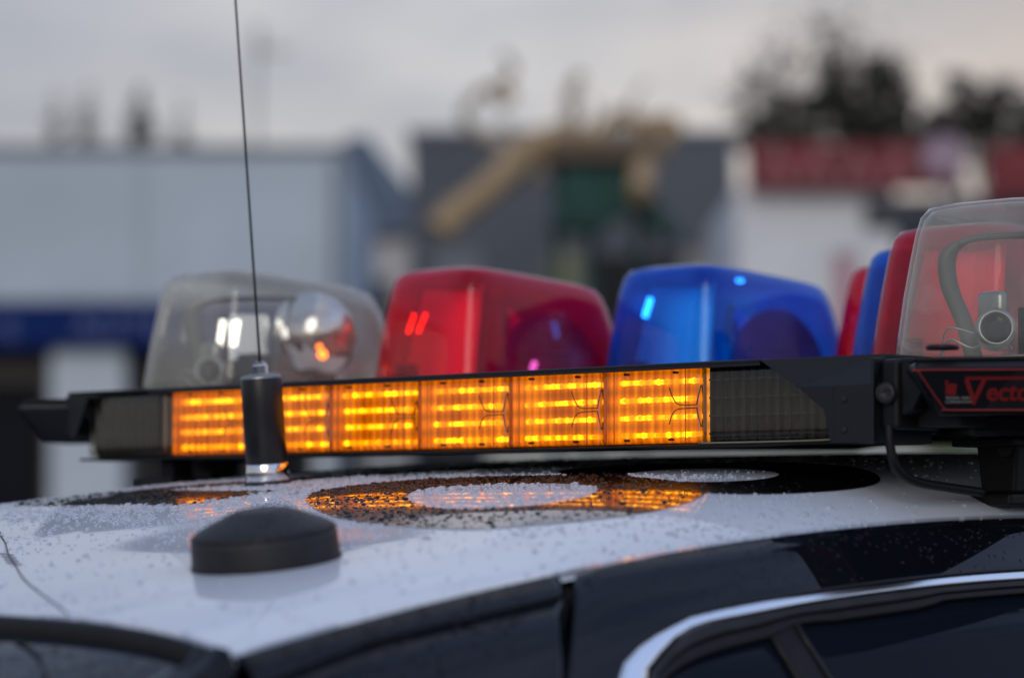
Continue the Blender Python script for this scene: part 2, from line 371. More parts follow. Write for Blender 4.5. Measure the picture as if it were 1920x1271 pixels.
tree('tall dark bushy tree rising above the middle of the red sign', px2(1610, 0, 110)[0], 110, 0, [lobe(1580, 165, 55, 110), lobe(1650, 175, 62, 110), lobe(1600, 235, 62, 110), lobe(1685, 230, 50, 110), lobe(1560, 120, 34, 110), lobe(1630, 125, 34, 110), lobe(1640, 260, 60, 110), lobe(1540, 200, 45, 110), lobe(1700, 180, 34, 110)], leafm, .3, 75, .13, G_T)
tree('wide thin-twigged tree top above the dark tree', px2(1620, 0, 125)[0], 125, 0, [lobe(1590, 75, 70, 125), lobe(1480, 120, 70, 125), lobe(1410, 150, 60, 125), lobe(1660, 110, 60, 125), lobe(1540, 50, 50, 125)], palem, .25, 8, .14, G_T)
tree('short dark tree beside the dark grey building', px2(1450, 0, 108)[0], 108, 0, [lobe(1450, 215, 52, 108), lobe(1425, 255, 52, 108), lobe(1500, 250, 50, 108), lobe(1470, 180, 34, 108), lobe(1520, 215, 30, 108), lobe(1480, 270, 50, 108)], leafm, .25, 65, .13, G_T)
tree('dark tree at the right edge of the photo', px2(1880, 0, 105)[0], 105, 0, [lobe(1885, 205, 62, 105), lobe(1820, 210, 55, 105), lobe(1780, 245, 48, 105), lobe(1735, 265, 40, 105), lobe(1760, 225, 30, 105), lobe(1940, 225, 70, 105), lobe(1850, 265, 60, 105), lobe(1810, 160, 34, 105), lobe(1920, 270, 60, 105)], leafm, .3, 60, .13, G_T)
for px, t, dn, lb, gaps in ((100, 210, 5, 'faint pale tree top above the shop, first from the left', 1.0), (157, 205, 9, 'thin pointed tree top above the shop, second from the left', .9), (257, 205, 16, 'darkest small tree top above the left shop', 1.15), (338, 225, 5, 'low faint tree top above the shop, furthest right', .9)):
    tree(lb, px2(px, 0, 95)[0], 95, 0, [lobe(px, t + 45, 26 * gaps, 95), lobe(px - 3, t + 18, 20 * gaps, 95), lobe(px + 2, t - 12, 15 * gaps, 95), lobe(px, t - 36, 9 * gaps, 95)], palem, .12, dn * 9, .09, 'tree tops above the shop roof')
sl_ = thing('street_lamp', 'faint tall street lamp above the right half of the pale shop', 'street lamp', (px2(478, 0, 85)[0], 85, 0))
X_ = px2(478, 0, 85); Z_ = px2(0, 95, 85)[1]
addp('pole', tube([(X_[0], 85, 0), (X_[0], 85, Z_ - .3), (X_[0] + .15, 85, Z_), (X_[0] + .7, 85, Z_ + .1)], .07, 8, .05), M['steel'], sl_)
addp('head', box(X_[0] + .2, X_[0] + .95, 84.85, 85.15, Z_ + .02, Z_ + .2, .03), M['steel'], sl_)
for i, (x0, x1) in enumerate(((-23.9, -17.9), (-17.8, -11.9), (-11.8, -7.5), (-7.4, -3.45))):
    addp('fascia_sheet', bx(x0, x1, 59.93, 59.985, 5.8, 8.7), shopwall, b1)
addp('downpipe', tube([(-3.55, 59.85, 8.6), (-3.55, 59.85, 0)], .06, 8), roofing, b1)

# --- small blue-roofed building between
b2 = thing('small_building', 'small building with a dark blue pitched roof between shop and grey building', 'building', (-4.0, 88, 0))
addp('wall', bx(-5.4, -2.7, 88, 96, 0, 9.7), mat('pale_pink_render', (.55, .55, .58), .8, var=.1, vscale=1), b2)
addp('roof', prism([(-6.2, 10.1), (-4.9, 12.6), (-4.3, 12.7), (-2.6, 10.6), (-2.6, 9.75), (-6.2, 9.75)], 87.6, 96.4, 'y', .02), mat('blue_roof', (.10, .15, .23), .6), b2)
addp('window', bx(-4.6, -3.6, 87.9, 87.99, 6.2, 8.4), M['glass'], b2)
# --- dark grey building
gm = mat('dark_grey_cladding', (.080, .092, .110), .7, var=.12, vscale=.5)
b3 = thing('dark_building', 'windowless dark grey clad building behind the play tower', 'building', (1.6, 75, 0))
addp('wall', bx(-2.55, 5.62, 75, 90, 3.0, 11.0), gm, b3)
addp('lower_wall', bx(-2.5, 5.57, 75.1, 89.9, 0, 2.99), mat('charcoal_lower_wall', (.022, .022, .026), .7), b3)
addp('roof_edge', bx(-2.65, 5.72, 74.9, 90.1, 11.01, 11.2), roofing, b3)
for x0, x1, mm in ((.9, 1.7, (.17, .19, .11)), (4.3, 5.4, (.22, .23, .22)), (-2.0, -.8, (.16, .18, .20))):
    addp('panel', bx(x0, x1, 74.92, 74.99, 6.9, 8.1), mat('wall_panel', mm, .6), b3)
addp('shutter', bx(2.1, 4.2, 74.9, 74.99, 3.1, 8.0), M['dark'], b3)
# --- white wall with red sign, right
ww = mat('white_wall', (.74, .76, .78), .8, var=.08, vscale=.6); redm = mat('dark_red_sign', (.20, .028, .034), .7, var=.55, vscale=1.6)
b4 = thing('white_building', 'low white building carrying a long dark red roof sign', 'building', (8, 65, 0))
addp('wall', bx(4.9, 8.4, 65, 78, 0, 8.6), ww, b4)
addp('side_wing', bx(8.41, 14, 66, 78, 0, 8.5), mat('grey_wing_wall', (.30, .32, .35), .7, var=.3, vscale=.8), b4)
addp('canopy', bx(7.7, 14, 64.9, 65.9, 7.7, 8.35, .03), mat('dark_canopy', (.05, .06, .08), .6), b4)
sg = addp('sign_board', bx(5.1, 9.75, 64.4, 64.8, 8.55, 9.5, .02), redm, b4)
lm = mat('muted_red_emblem', (.30, .11, .12), .6)
for cx_ in (5.75, 6.6, 7.5, 8.35):
    addp('emblem', prism([(cx_ - .38, 8.62), (cx_, 9.44), (cx_ + .38, 8.62), (cx_ + .2, 8.62), (cx_, 9.1), (cx_ - .2, 8.62)], 64.36, 64.39, 'y'), lm, sg)
addp('sign_board', bx(10.3, 12.5, 64.4, 64.8, 8.35, 9.45, .02), redm, b4)
sgn = thing('lilac_sign', 'faded lilac sign beside the dark red roof sign', 'sign', (9.2, 63, 0))
v, f = lathe([(0, 0), (.44, 0), (.50, .03), (.50, .11), (.46, .14), (0, .14)], 7, (0, -1, 0), (9.15, 63, 9.05)); addp('disc', (v, f), mat('lilac_panel', (.33, .24, .30), .7, var=.4, vscale=2), sgn)
addp('post', tube([(9.15, 63.06, 0), (9.15, 63.06, 8.5)], .06, 8), M['steel'], sgn)
van = thing('white_van', 'white van parked in front of the white building', 'van', (8.6, 58, 0))
addp('body', prism([(7.6, .45), (7.6, 4.6), (7.95, 5.25), (9.2, 5.35), (10.2, 5.2), (10.2, .45)], 56, 60, 'y', .05), mat('white_van_paint', (.5, .5, .56), .4), van)
addp('windscreen', prism([(7.9, 3.6), (8.05, 4.9), (9.8, 4.9), (9.95, 3.6)], 55.93, 55.99, 'y'), M['glass'], van)
for x_ in (7.9, 9.9): addp('wheel', lathe([(0, 0), (.3, 0), (.42, .05), (.42, .22), (.3, .25), (0, .25)], 24, (0, -1, 0), (x_, 56.2, .42)), M['rubber'], van)
pinks = thing('pink_banner', 'faded pink banner hanging on the white wall', 'banner', (7.5, 64.9, 0))
addp('cloth', bx(7.05, 7.45, 64.9, 64.93, 5.2, 7.1), mat('pink_cloth', (.5, .25, .30), .8), pinks)
addp('rail', tube([(6.95, 64.88, 7.15), (7.55, 64.88, 7.15)], .03, 6), M['steel'], pinks)
# --- low wall and hedge seen under the bar
lw_ = thing('low_wall', 'low pale wall seen through the gap under the amber light bar', 'wall', (3, 50, 0))
addp('masonry', bx(-.4, 7.0, 50, 50.4, 0, 2.62), mat('pale_concrete', (.45, .46, .42), .8, var=.15, vscale=.8), lw_)
addp('coping', bx(-.5, 7.1, 49.95, 50.45, 2.63, 2.74), mat('concrete_coping', (.36, .36, .34), .8), lw_)
hV, hF = [], []
for k in range(5000):
    c = np.array([RNG.uniform(6.5, 8.0), 47 + RNG.uniform(-.6, .6), RNG.uniform(.1, 2.55) + .12 * math.sin(k)]); a = RNG.normal(size=3); a /= np.linalg.norm(a); b = np.cross(a, RNG.normal(size=3)); b /= np.linalg.norm(b)
    i0 = len(hV); hV += [tuple(c - a * .09), tuple(c + b * .06), tuple(c + a * .09), tuple(c - b * .06)]; hF.append((i0, i0 + 1, i0 + 2, i0 + 3))
hg = thing('hedge', 'yellow-green hedge seen below the right end of the light bar', 'hedge', (7.2, 47, 0))
addp('foliage', (hV, hF), mat('hedge_green', (.10, .13, .04), .8, var=.4, vscale=3), hg)
addp('stem', join(*[tube([(x_, 47, 0), (x_ + .05, 47, 1.9)], .03, 5) for x_ in (6.7, 7.1, 7.5, 7.85)]), barkm, hg)
# --- play tower with slides
tanm = mat('tan_plastic', (.40, .28, .15), .6, var=.15, vscale=1.5); grm = mat('green_panel', (.012, .055, .045), .8, var=.4, vscale=1.5); tanp = mat('pale_tan_plastic', (.42, .36, .28), .6)
pt = thing('play_tower', 'play tower with tan curved slides and a green skirt before the dark building', 'play structure', (1.6, 45, 0))
def P45(px, py, dy=0): a = px2(px, py, 45); return (a[0], 45 + dy, a[1])
addp('slide', tube([P45(826, 446, -1), P45(852, 412, -.9), P45(905, 372, -.8), P45(955, 322, -.5), P45(985, 285), P45(1030, 262), P45(1075, 250, .3)], .21, 14, .24), tanm, pt)
addp('slide', tube([P45(1196, 376, -1), P45(1205, 325, -.6), P45(1228, 285, -.2), P45(1258, 248), P45(1262, 228), P45(1215, 222, .3)], .18, 14, .13), tanm, pt)
addp('arched_rail', tube([P45(1015, 330), P45(985, 290), P45(930, 262), P45(882, 236), P45(872, 205), P45(900, 168), P45(945, 150), P45(962, 120), P45(940, 95)], .12, 10, .06), tanp, pt)
addp('arched_rail', tube([P45(948, 160), P45(960, 175), P45(945, 190), P45(925, 180), P45(930, 160)], .07, 10, .07), tanm, pt)
addp('arched_rail', tube([P45(1046, 300), P45(1052, 255), P45(1072, 215), P45(1070, 175), P45(1090, 135)], .16, 10, .10), tanp, pt)
addp('arched_rail', tube([P45(1015, 300), P45(1030, 255), P45(1065, 240), P45(1110, 262), P45(1118, 300)], .13, 10), tanm, pt)
addp('arched_rail', tube([P45(1120, 275), P45(1138, 232), P45(1165, 212), P45(1195, 225), P45(1205, 262)], .12, 10), tanm, pt)
addp('arched_rail', tube([P45(1150, 262), P45(1175, 225), P45(1190, 180), P45(1215, 150)], .05, 8, .03), M['steel'], pt)
addp('deck', bx(P45(1030, 0)[0], P45(1240, 0)[0], 44.4, 46, P45(0, 305)[2], P45(0, 262)[2], .03), mat('brown_deck', (.14, .10, .065), .7), pt)
addp('skirt_panel', prism([(P45(1062, 0)[0], P45(0, 325)[2]), (P45(1030, 0)[0], P45(0, 430)[2]), (P45(1120, 0)[0], P45(0, 440)[2]), (P45(1185, 0)[0], P45(0, 385)[2]), (P45(1250, 0)[0], P45(0, 455)[2]), (P45(1275, 0)[0], P45(0, 450)[2]), (P45(1185, 0)[0], P45(0, 325)[2])], 44.3, 45.4, 'y', .02), grm, pt)
for P_ in ([(1000, 300), (975, 250), (940, 225)], [(1090, 250), (1115, 215), (1112, 180)], [(1240, 250), (1262, 262), (1248, 300)], [(960, 330), (990, 345), (1020, 330)]):
    addp('handrail', tube([P45(*q) for q in P_], .06, 8, .03), tanp, pt)
for px in (1045, 1110, 1200): addp('post', tube([(P45(px, 0)[0], 45.2, 0), (P45(px, 0)[0], 45.2, P45(0, 262)[2])], .07, 8), grm, pt)

# ================================================================== the police car
car = Rig('police_car', 'police car with a white roof, black body and black roof numerals', 'car', (0, 0, -H))
CP = car.part
# roof skin
nx, ny = 147, 216; xs = np.linspace(-.58, .58, nx); ys = np.linspace(-.729, .95, ny); V = [(x, y, roof_z(x, y)) for x in xs for y in ys]
g = [q[::-1] for q in grid_faces(nx, ny)]
V2 = [(p[0], p[1], p[2] - .006) for p in V]; k = len(V)
edge = []
for i in range(nx - 1):
    for j in (0, ny - 1): a, b = i * ny + j, (i + 1) * ny + j; edge.append((a, b, b + k, a + k) if j == 0 else (b, a, a + k, b + k))
for j in range(ny - 1):
    for i in (0, nx - 1): a, b = i * ny + j, i * ny + j + 1; edge.append((b, a, a + k, b + k) if i == 0 else (a, b, b + k, a + k))
CP('roof', (V + V2, g + [tuple(i + k for i in q[::-1]) for q in g] + edge), M['white'], smooth=True)
# roof numerals: black film following the roof
def film(strips, name='roof_numeral', lift=.0006, label=None):
    V, Fc = [], []
    for a, b, closed in strips:
        n = 90; A = resample(catmull(a + ([a[0]] if closed else []), 8), n); B = resample(catmull(b + ([b[0]] if closed else []), 8), n); nv = 7; k0 = len(V)
        for i in range(n):
            for j in range(nv):
                t = j / (nv - 1); x, y = A[i] * (1 - t) + B[i] * t; V.append((x, y, roof_z(x, y) + lift))
        Fc += [tuple(i + k0 for i in q) for q in grid_faces(n, nv)]
        lift += .00025
    return CP(name, (V, Fc), M['vinyl'], smooth=True, label=label)
r1o = [(.101, -.249), (.02, -.17), (-.003, -.106), (.033, -.042), (.128, -.016), (.235, -.02), (.362, -.06), (.445, -.105), (.482, -.16), (.496, -.225), (.484, -.285), (.448, -.333), (.404, -.358), (.294, -.347), (.19, -.306)]
r1i = [(.205, -.223), (.172, -.185), (.168, -.148), (.203, -.115), (.25, -.105), (.295, -.110), (.345, -.132), (.381, -.166), (.402, -.2), (.405, -.235), (.39, -.262), (.358, -.28), (.327, -.284), (.285, -.275), (.24, -.252)]
r2o = [(.148, .024), (.128, .06), (.134, .10), (.164, .135), (.223, .150), (.30, .155), (.38, .145), (.445, .12), (.488, .079), (.503, .027), (.500, -.043), (.482, -.10), (.444, -.124), (.34, -.09), (.22, -.03)]
r2i = [(.262, .0), (.254, .025), (.263, .05), (.28, .062), (.305, .068), (.351, .064), (.39, .05), (.416, .028), (.428, .0), (.428, -.03), (.415, -.06), (.39, -.07), (.365, -.068), (.33, -.055), (.29, -.03)]
film([(r1o, r1i, True), (r2o, r2i, True)], label='large black figure 8 on the white roof')
film([([(-.40, -.19), (-.356, -.115), (-.30, -.055), (-.225, -.02), (-.185, .045), (-.136, .093), (-.083, .145), (.03, .153), (.10, .12)], [(-.33, -.165), (-.285, -.12), (-.255, -.09), (-.17, -.036), (-.142, -.004), (-.086, .05), (-.029, .098), (.03, .115), (.068, .103)], False),
      ([(-.40, -.185), (-.30, -.137), (-.265, -.12), (-.165, -.137), (-.10, -.142), (-.066, -.137)], [(-.37, -.23), (-.30, -.242), (-.2, -.243), (-.07, -.246), (-.073, -.19), (-.060, -.135)], False)], label='black numeral on the far side of the white roof')

# flank skins
for mir in (False, True):
    sfx = dict(mirror=mir)
    CP('drip_rail', flank([(-.727, .0005), (-.45, .0005), (-.4225, .0005)], [(-.727, .0300), (-.707, .0290), (-.621, .0225), (-.53, .0240), (-.4335, .0242)], 40, 15, .0008, **sfx), M['black'], smooth=True)
    CP('drip_groove', flank([(-.727, .0295), (-.621, .0222), (-.53, .0238), (-.434, .0240)], [(-.727, .0345), (-.621, .0262), (-.531, .0272), (-.434, .0272)], 30, 3, -.003, **sfx), M['dark'])
    CP('quarter_panel', flank([(-.78, .045), (-.727, .0335), (-.621, .0255), (-.531, .0265), (-.4385, .0265)], [(-1.28, .30), (-1.0, .42), (-.82, .46), (-.7, .47), (-.62, .47)], 40, 22, .0006, **sfx), M['black'], smooth=True)
    CP('door_gap', flank([(-.426, -.0), (-.444, .0245), (-.466, .0555), (-.477, .0835), (-.53, .16), (-.62, .47)], [(-.402, -.0), (-.418, .0245), (-.442, .0555), (-.457, .0855), (-.505, .16), (-.58, .47)], 30, 4, -.012, **sfx), M['dark'])
    CP('door_frame', flank([(-.59, .47), (-.51, .16), (-.462, .0855), (-.435, .043), (-.421, .020), (-.412, .009), (-.400, .004), (-.38, .0022), (-.25, .0015), (.0, .0012), (.45, .0012), (.95, .0012)],
                           [(-.445, .47), (-.441, .20), (-.432, .14), (-.4185, .0965), (-.403, .0832), (-.374, .0722), (-.335, .0642), (-.302, .0602), (-.15, .0592), (.11, .0588), (.5, .062), (.93, .068)], 90, 22, .0015, **sfx), M['black'], smooth=True)
    cu = [(-.445, .47), (-.441, .20), (-.431, .14), (-.417, .0970), (-.401, .0835), (-.373, .0725), (-.335, .0645), (-.302, .0607), (-.15, .0596), (.11, .0590), (.5, .062), (.93, .068)]
    cl = [(-.42, .47), (-.414, .20), (-.404, .135), (-.388, .099), (-.369, .087), (-.339, .073), (-.306, .0676), (-.248, .0672), (-.154, .0662), (.105, .0665), (.5, .070), (.92, .076)]
    a = resample(catmull(cu, 6), 80); b = resample(catmull(cl, 6), 80)
    CP('window_trim', flank(a, b, 80, 5, .0016, **sfx), M['brightwork'], smooth=True)
    sl = [(-.40, .47), (-.393, .20), (-.380, .130), (-.367, .1025), (-.347, .0970), (-.318, .0920), (-.268, .0888), (-.239, .0885), (-.202, .0815), (-.178, .0815), (-.157, .0838), (-.095, .0840), (-.035, .0830), (-.020, .0785), (.097, .0783), (.5, .082), (.91, .088)]
    s1 = [(-.419, .47), (-.413, .20), (-.403, .135), (-.387, .1002), (-.368, .0882), (-.338, .0742), (-.305, .0688), (-.247, .0684), (-.154, .0674), (.105, .0676), (.5, .071), (.92, .077)]
    a = resample(s1, 80); b = resample(sl, 80); c = a * .55 + b * .45
    CP('window_seal', flank(a, c, 80, 4, .0006, .0002, **sfx), M['rubber'], smooth=True)
    CP('window_seal', flank(c, b, 80, 4, -.0015, -.002, **sfx), M['matte'], smooth=True)
    CP('side_window', flank([(-.43, .47), (-.43, .10), (-.36, .073), (-.2, .071), (.1, .071), (.5, .076), (.93, .082)], [(-.43, .475), (-.30, .475), (-.2, .475), (0, .475), (.2, .475), (.5, .475), (.95, .475)], 50, 10, -.0055, **sfx), M['glass'], smooth=True)
    CP('window_divider', flank([(-.2365, .0875), (-.229, .110), (-.219, .15), (-.112, .47)], [(-.205, .0810), (-.193, .117), (-.178, .16), (-.063, .47)], 20, 5, -.0012, **sfx), M['matte'], smooth=True)
    CP('window_divider', flank([(-.2055, .0810), (-.1935, .117), (-.1785, .16), (-.0635, .47)], [(-.2005, .0810), (-.1895, .117), (-.175, .16), (-.060, .47)], 20, 3, .0004, -.001, **sfx), M['plastic'], smooth=True)
# rear edge seal and glass
V, Fc = [], []; sec = [(0, .0, -.0015), (0, -.0015, .0002), (0, -.0045, -.0012), (0, -.0070, -.0050), (0, -.0078, -.0095), (0, -.0075, -.016)]
xr = np.linspace(-.585, .585, 121)
for x in xr:
    for _, dy, dz in sec:
        zz = roof_z(min(abs(x), .579), -.729) if abs(x) < .58 else rail_z(-.729); V.append((x, -.7295 + dy, zz + dz))
CP('rear_window_seal', (V, grid_faces(121, 6)), M['matte'], smooth=True)
def rg(x, y):   # rear glass height
    t = -.7365 - y; base = roof_z(min(abs(x), .579), -.729) - .0125; return base - .26 * t - .35 * t * t / (.2 + t) * 1.2
V = [(x, y, rg(x, y)) for x in np.linspace(-.553, .553, 61) for y in np.linspace(-.7365, -1.32, 40)]
CP('rear_window', (V, grid_faces(61, 40)), M['rear_glass'], smooth=True)
for sgn_ in (1, -1):
    V = []
    for y in np.linspace(-.735, -1.32, 40):
        for x, dz in ((.548, .0015), (.556, .004), (.560, .001), (.571, .004), (.583, .002), (.592, -.012)):
            V.append((sgn_ * x, y, rg(.553, min(y, -.745)) + dz + (.012 if y > -.74 else 0)))
    f = grid_faces(40, 6); CP('rear_pillar', (V, f if sgn_ < 0 else [q[::-1] for q in f]), M['black'], smooth=True)
    CP('glass_edge_trim', tube([(sgn_ * .553, y, rg(.553, y) + .003) for y in (-.76, -.9, -1.1, -1.3)], .0028, 6), M['steel'], smooth=True)
CP('antenna_wire', tube([(x, y, rg(x, y) + .0012) for x, y in ((.370, -.752), (.405, -.764), (.440, -.781), (.468, -.80), (.50, -.84), (.52, -.89))], .0014, 6), M['dark'], smooth=True)
# rest of the car (below and beyond the frame)
def loft(rows, m, name):
    n = len(rows[0]); V = [p for r in rows for p in r]; f = grid_faces(len(rows), n); return CP(name, (V, f), m, smooth=True)
st = [(-2.0, .60, -.55), (-1.9, .78, -.50), (-1.4, .86, -.44), (-.6, .90, -.42), (.6, .90, -.43), (1.6, .88, -.47), (2.4, .80, -.56), (2.8, .62, -.68)]
rows = []
for y, w, zt in st: rows.append([(-w + .06, y, -1.22), (-w - .02, y, -1.0), (-w - .03, y, -.75), (-w + .01, y, zt - .06), (-w + .10, y, zt), (0, y, zt + .035), (w - .10, y, zt), (w - .01, y, zt - .06), (w + .03, y, -.75), (w + .02, y, -1.0), (w - .06, y, -1.22)])
loft(rows, M['black'], 'lower_body')
for y, zt in ((-2.0, -.55), (2.8, -.68)):
    r = [(-.54, y, -1.22), (-.62, y, -1.0), (-.63, y, -.75), (-.5, y, zt), (.5, y, zt), (.63, y, -.75), (.62, y, -1.0), (.54, y, -1.22)]; CP('bumper', (r, [tuple(range(8))]), M['black'])
V = [(x * (1 + t * .18), .95 + t * .75, roof_z(min(abs(x), .57), .95) - .004 - t * .46 - .06 * t * t) for t in np.linspace(0, 1, 14) for x in np.linspace(-.57, .57, 31)]
CP('windscreen', (V, grid_faces(14, 31)), M['glass'], smooth=True)
for sx_ in (-1, 1):
    for y in (-1.25, 1.65):
        w = CP('wheel', lathe([(.0, 0), (.20, 0), (.33, .02), (.345, .05), (.345, .18), (.33, .21), (.2, .22), (0, .22)], 40, (sx_, 0, 0), (sx_ * .72, y, -H + .345)), M['rubber'], smooth=True)
        CP('rim', lathe([(.0, 0), (.07, .012), (.20, .0), (.225, .012), (.22, -.02)], 32, (sx_, 0, 0), (sx_ * .945, y, -H + .345)), M['steel'], parent=w, smooth=True)

# ================================================================== amber bar
bar = Rig('amber_light_bar', 'long low black bar with six lit amber lamps across the roof', 'light bar', (0, 0, .045))
BP = bar.part
BP('back_housing', join(box(-.572, .549, .030, .068, .0625, .1345, .002), box(-.565, .505, .0, .0295, .0625, .0652, .0008)), M['matte'])
# cover: thin top plate with a lip, widening into end caps
BP('top_cover', join(box(-.430, .427, -.0105, .070, .1350, .1380, .0008), box(-.430, .427, -.0105, -.0085, .1322, .1349, .0003)), M['plastic'])
def endcap(sg):
    s = (lambda x: x * sg)
    # top plate with chamfer, and a cut-away rear face
    x0, x1 = .427, .552
    top = [(s(x0), -.0105), (s(x1 - .012), -.0105), (s(x1), .004), (s(x1), .070), (s(x0), .070)]
    parts = [prism([(s(x0), .006), (s(x1), .006), (s(x1), .070), (s(x0), .070)], .1350, .1382, 'z', .0006)]
    # chamfer sheet and rear face as one bent sheet, opening edge runs down to the lens end
    V = [(s(.427), .006, .1382), (s(x1), .006, .1382), (s(x1), -.0105, .1120), (s(.470), -.0105, .1120), (s(.427), -.0105, .1370),
         (s(.499), -.0108, .091), (s(.5055), -.0108, .0632), (s(x1), -.0105, .0632)]
    f = [(0, 1, 2, 3, 4), (3, 2, 7, 6, 5)]
    W_ = [(p[0], p[1] + .0025, p[2] - .0012) for p in V]; n = 8
    F2 = f + [tuple(i + n for i in q[::-1]) for q in f]; loop = [0, 1, 2, 7, 6, 5, 3, 4]
    for a, b in zip(loop, loop[1:] + loop[:1]): F2.append((a, b, b + n, a + n))
    parts.append((V + W_, F2))
    parts.append(box(min(s(x1 - .003), s(x1)), max(s(x1 - .003), s(x1)), -.0104, .070, .0632, .1345, .0006))
    return join(*parts)
BP('end_cap', endcap(1), M['plastic'])
# left cap, narrower since its face turns away
BP('end_cap', join(prism([(-.427, -.0105), (-.573, -.0105), (-.578, .0), (-.578, .070), (-.427, .070)], .1350, .1382, 'z', .0006),
                   prism([(-.576, .1345), (-.535, .1345), (-.553, .100), (-.562, .086), (-.566, .086)], -.0105, -.008, 'y', .0004),
                   box(-.578, -.574, -.008, .069, .092, .1345, .0006)), M['plastic'])
for x_, z_ in ((.520, .100), (.520, .074)): BP('screw', lathe([(0, 0), (.0022, 0), (.0032, .0006), (.003, .0014), (.001, .001), (0, .001)], 14, (0, -1, 0), (x_, -.0104, z_)), M['rubber'], smooth=True)
BP('seam', join(box(.5085, .5091, -.0109, -.0104, .064, .111)), M['dark'])
BP('screw', lathe([(0, 0), (.004, 0), (.0085, .001), (.0095, .004), (.0065, .0065), (.003, .0045), (0, .0045)], 20, (0.35, -1, 0), (.562, -.0045, .104)), M['rubber'], smooth=True)
BP('end_bracket', join(box(.553, .572, -.003, .060, .074, .1335, .004), box(.5725, .62, .02, .06, .076, .1150, .003), prism([(.5725, .1335), (.585, .1335), (.600, .115), (.585, .09), (.5725, .085)], .0, .019, 'y', .002)), M['matte'])
# lens
def lens(x0, x1, z0=.0662, z1=.1335, y=.0):
    n = max(6, int((x1 - x0) / .006)); V = []; prof = [(.012, z0), (.002, z0 + .0006), (.0002, z0 + .004), (0, z0 + .010), (0, z1 - .006), (.001, z1)]
    for i in range(n + 1):
        x = x0 + (x1 - x0) * i / n; e = min(1, min(x - x0, x1 - x) / .004); dy = .003 * (1 - e) ** 2
        for yy, z in prof: V.append((x, y + yy + dy, z))
    k = len(V); V += [(p[0], p[1] + .002, p[2]) for p in V]; g = grid_faces(n + 1, 6)
    f = [q[::-1] for q in g] + [tuple(i + k for i in q) for q in g]; n6 = 6
    for i in (0, n):
        for j in range(5): a = i * n6 + j; f.append((a, a + 1, a + 1 + k, a + k))
    return V, f
seams = [-.414, -.284, -.155, -.024, .102, .225, .347]
amb = {}
for i in range(3):
    amb['row%d' % i] = led_mat('lit_amber_strip', (1.2, .40, .004), (2.1, .88, .010), (4.2, 2.6, .08), 1.4, 95, i * 3.7)
M['clip'] = mat('brown_clip_wire', (.10, .045, .012), .4); M['divider'] = mat('lit_orange_divider', (.30, .12, .02), .5, emis=(.5, .14, .0), estr=.35)
M['panel_lit'] = led_mat('lit_amber_diffuser', (.62, .16, .0), (.88, .255, .002), (1.2, .40, .006), 1.25, 60, 9.1)
def glow_rows(m):
    # the diffuser is brightest level with each row of diodes and crossed by fine moulded ribs
    nt = m.node_tree; n = nt.nodes.new; l = nt.links.new; em = [x for x in nt.nodes if x.type == 'EMISSION'][0]; t = [x for x in nt.nodes if x.type == 'TEX_COORD'][0]
    sp = n('ShaderNodeSeparateXYZ'); l(t.outputs['Object'], sp.inputs[0])
    a = n('ShaderNodeMath'); a.operation = 'MULTIPLY_ADD'; a.inputs[1].default_value = 2 * math.pi / .016; a.inputs[2].default_value = -2 * math.pi * (.0745 - .045) / .016; l(sp.outputs['Z'], a.inputs[0])
    c = n('ShaderNodeMath'); c.operation = 'COSINE'; l(a.outputs[0], c.inputs[0])
    c2 = n('ShaderNodeMath'); c2.operation = 'MULTIPLY_ADD'; c2.inputs[1].default_value = .26; c2.inputs[2].default_value = .98; l(c.outputs[0], c2.inputs[0])
    b = n('ShaderNodeMath'); b.operation = 'MULTIPLY'; b.inputs[1].default_value = 2 * math.pi / .0052; l(sp.outputs['X'], b.inputs[0])
    d = n('ShaderNodeMath'); d.operation = 'SINE'; l(b.outputs[0], d.inputs[0])
    d2 = n('ShaderNodeMath'); d2.operation = 'MULTIPLY_ADD'; d2.inputs[1].default_value = .09; d2.inputs[2].default_value = 1.0; l(d.outputs[0], d2.inputs[0])
    e = n('ShaderNodeMath'); e.operation = 'MULTIPLY'; l(c2.outputs[0], e.inputs[0]); l(d2.outputs[0], e.inputs[1])
    f = n('ShaderNodeMath'); f.operation = 'MULTIPLY'; f.inputs[1].default_value = em.inputs[1].default_value; l(e.outputs[0], f.inputs[0]); l(f.outputs[0], em.inputs[1])
glow_rows(M['panel_lit'])
rowz = [.0745, .0905, .1065, .1225]
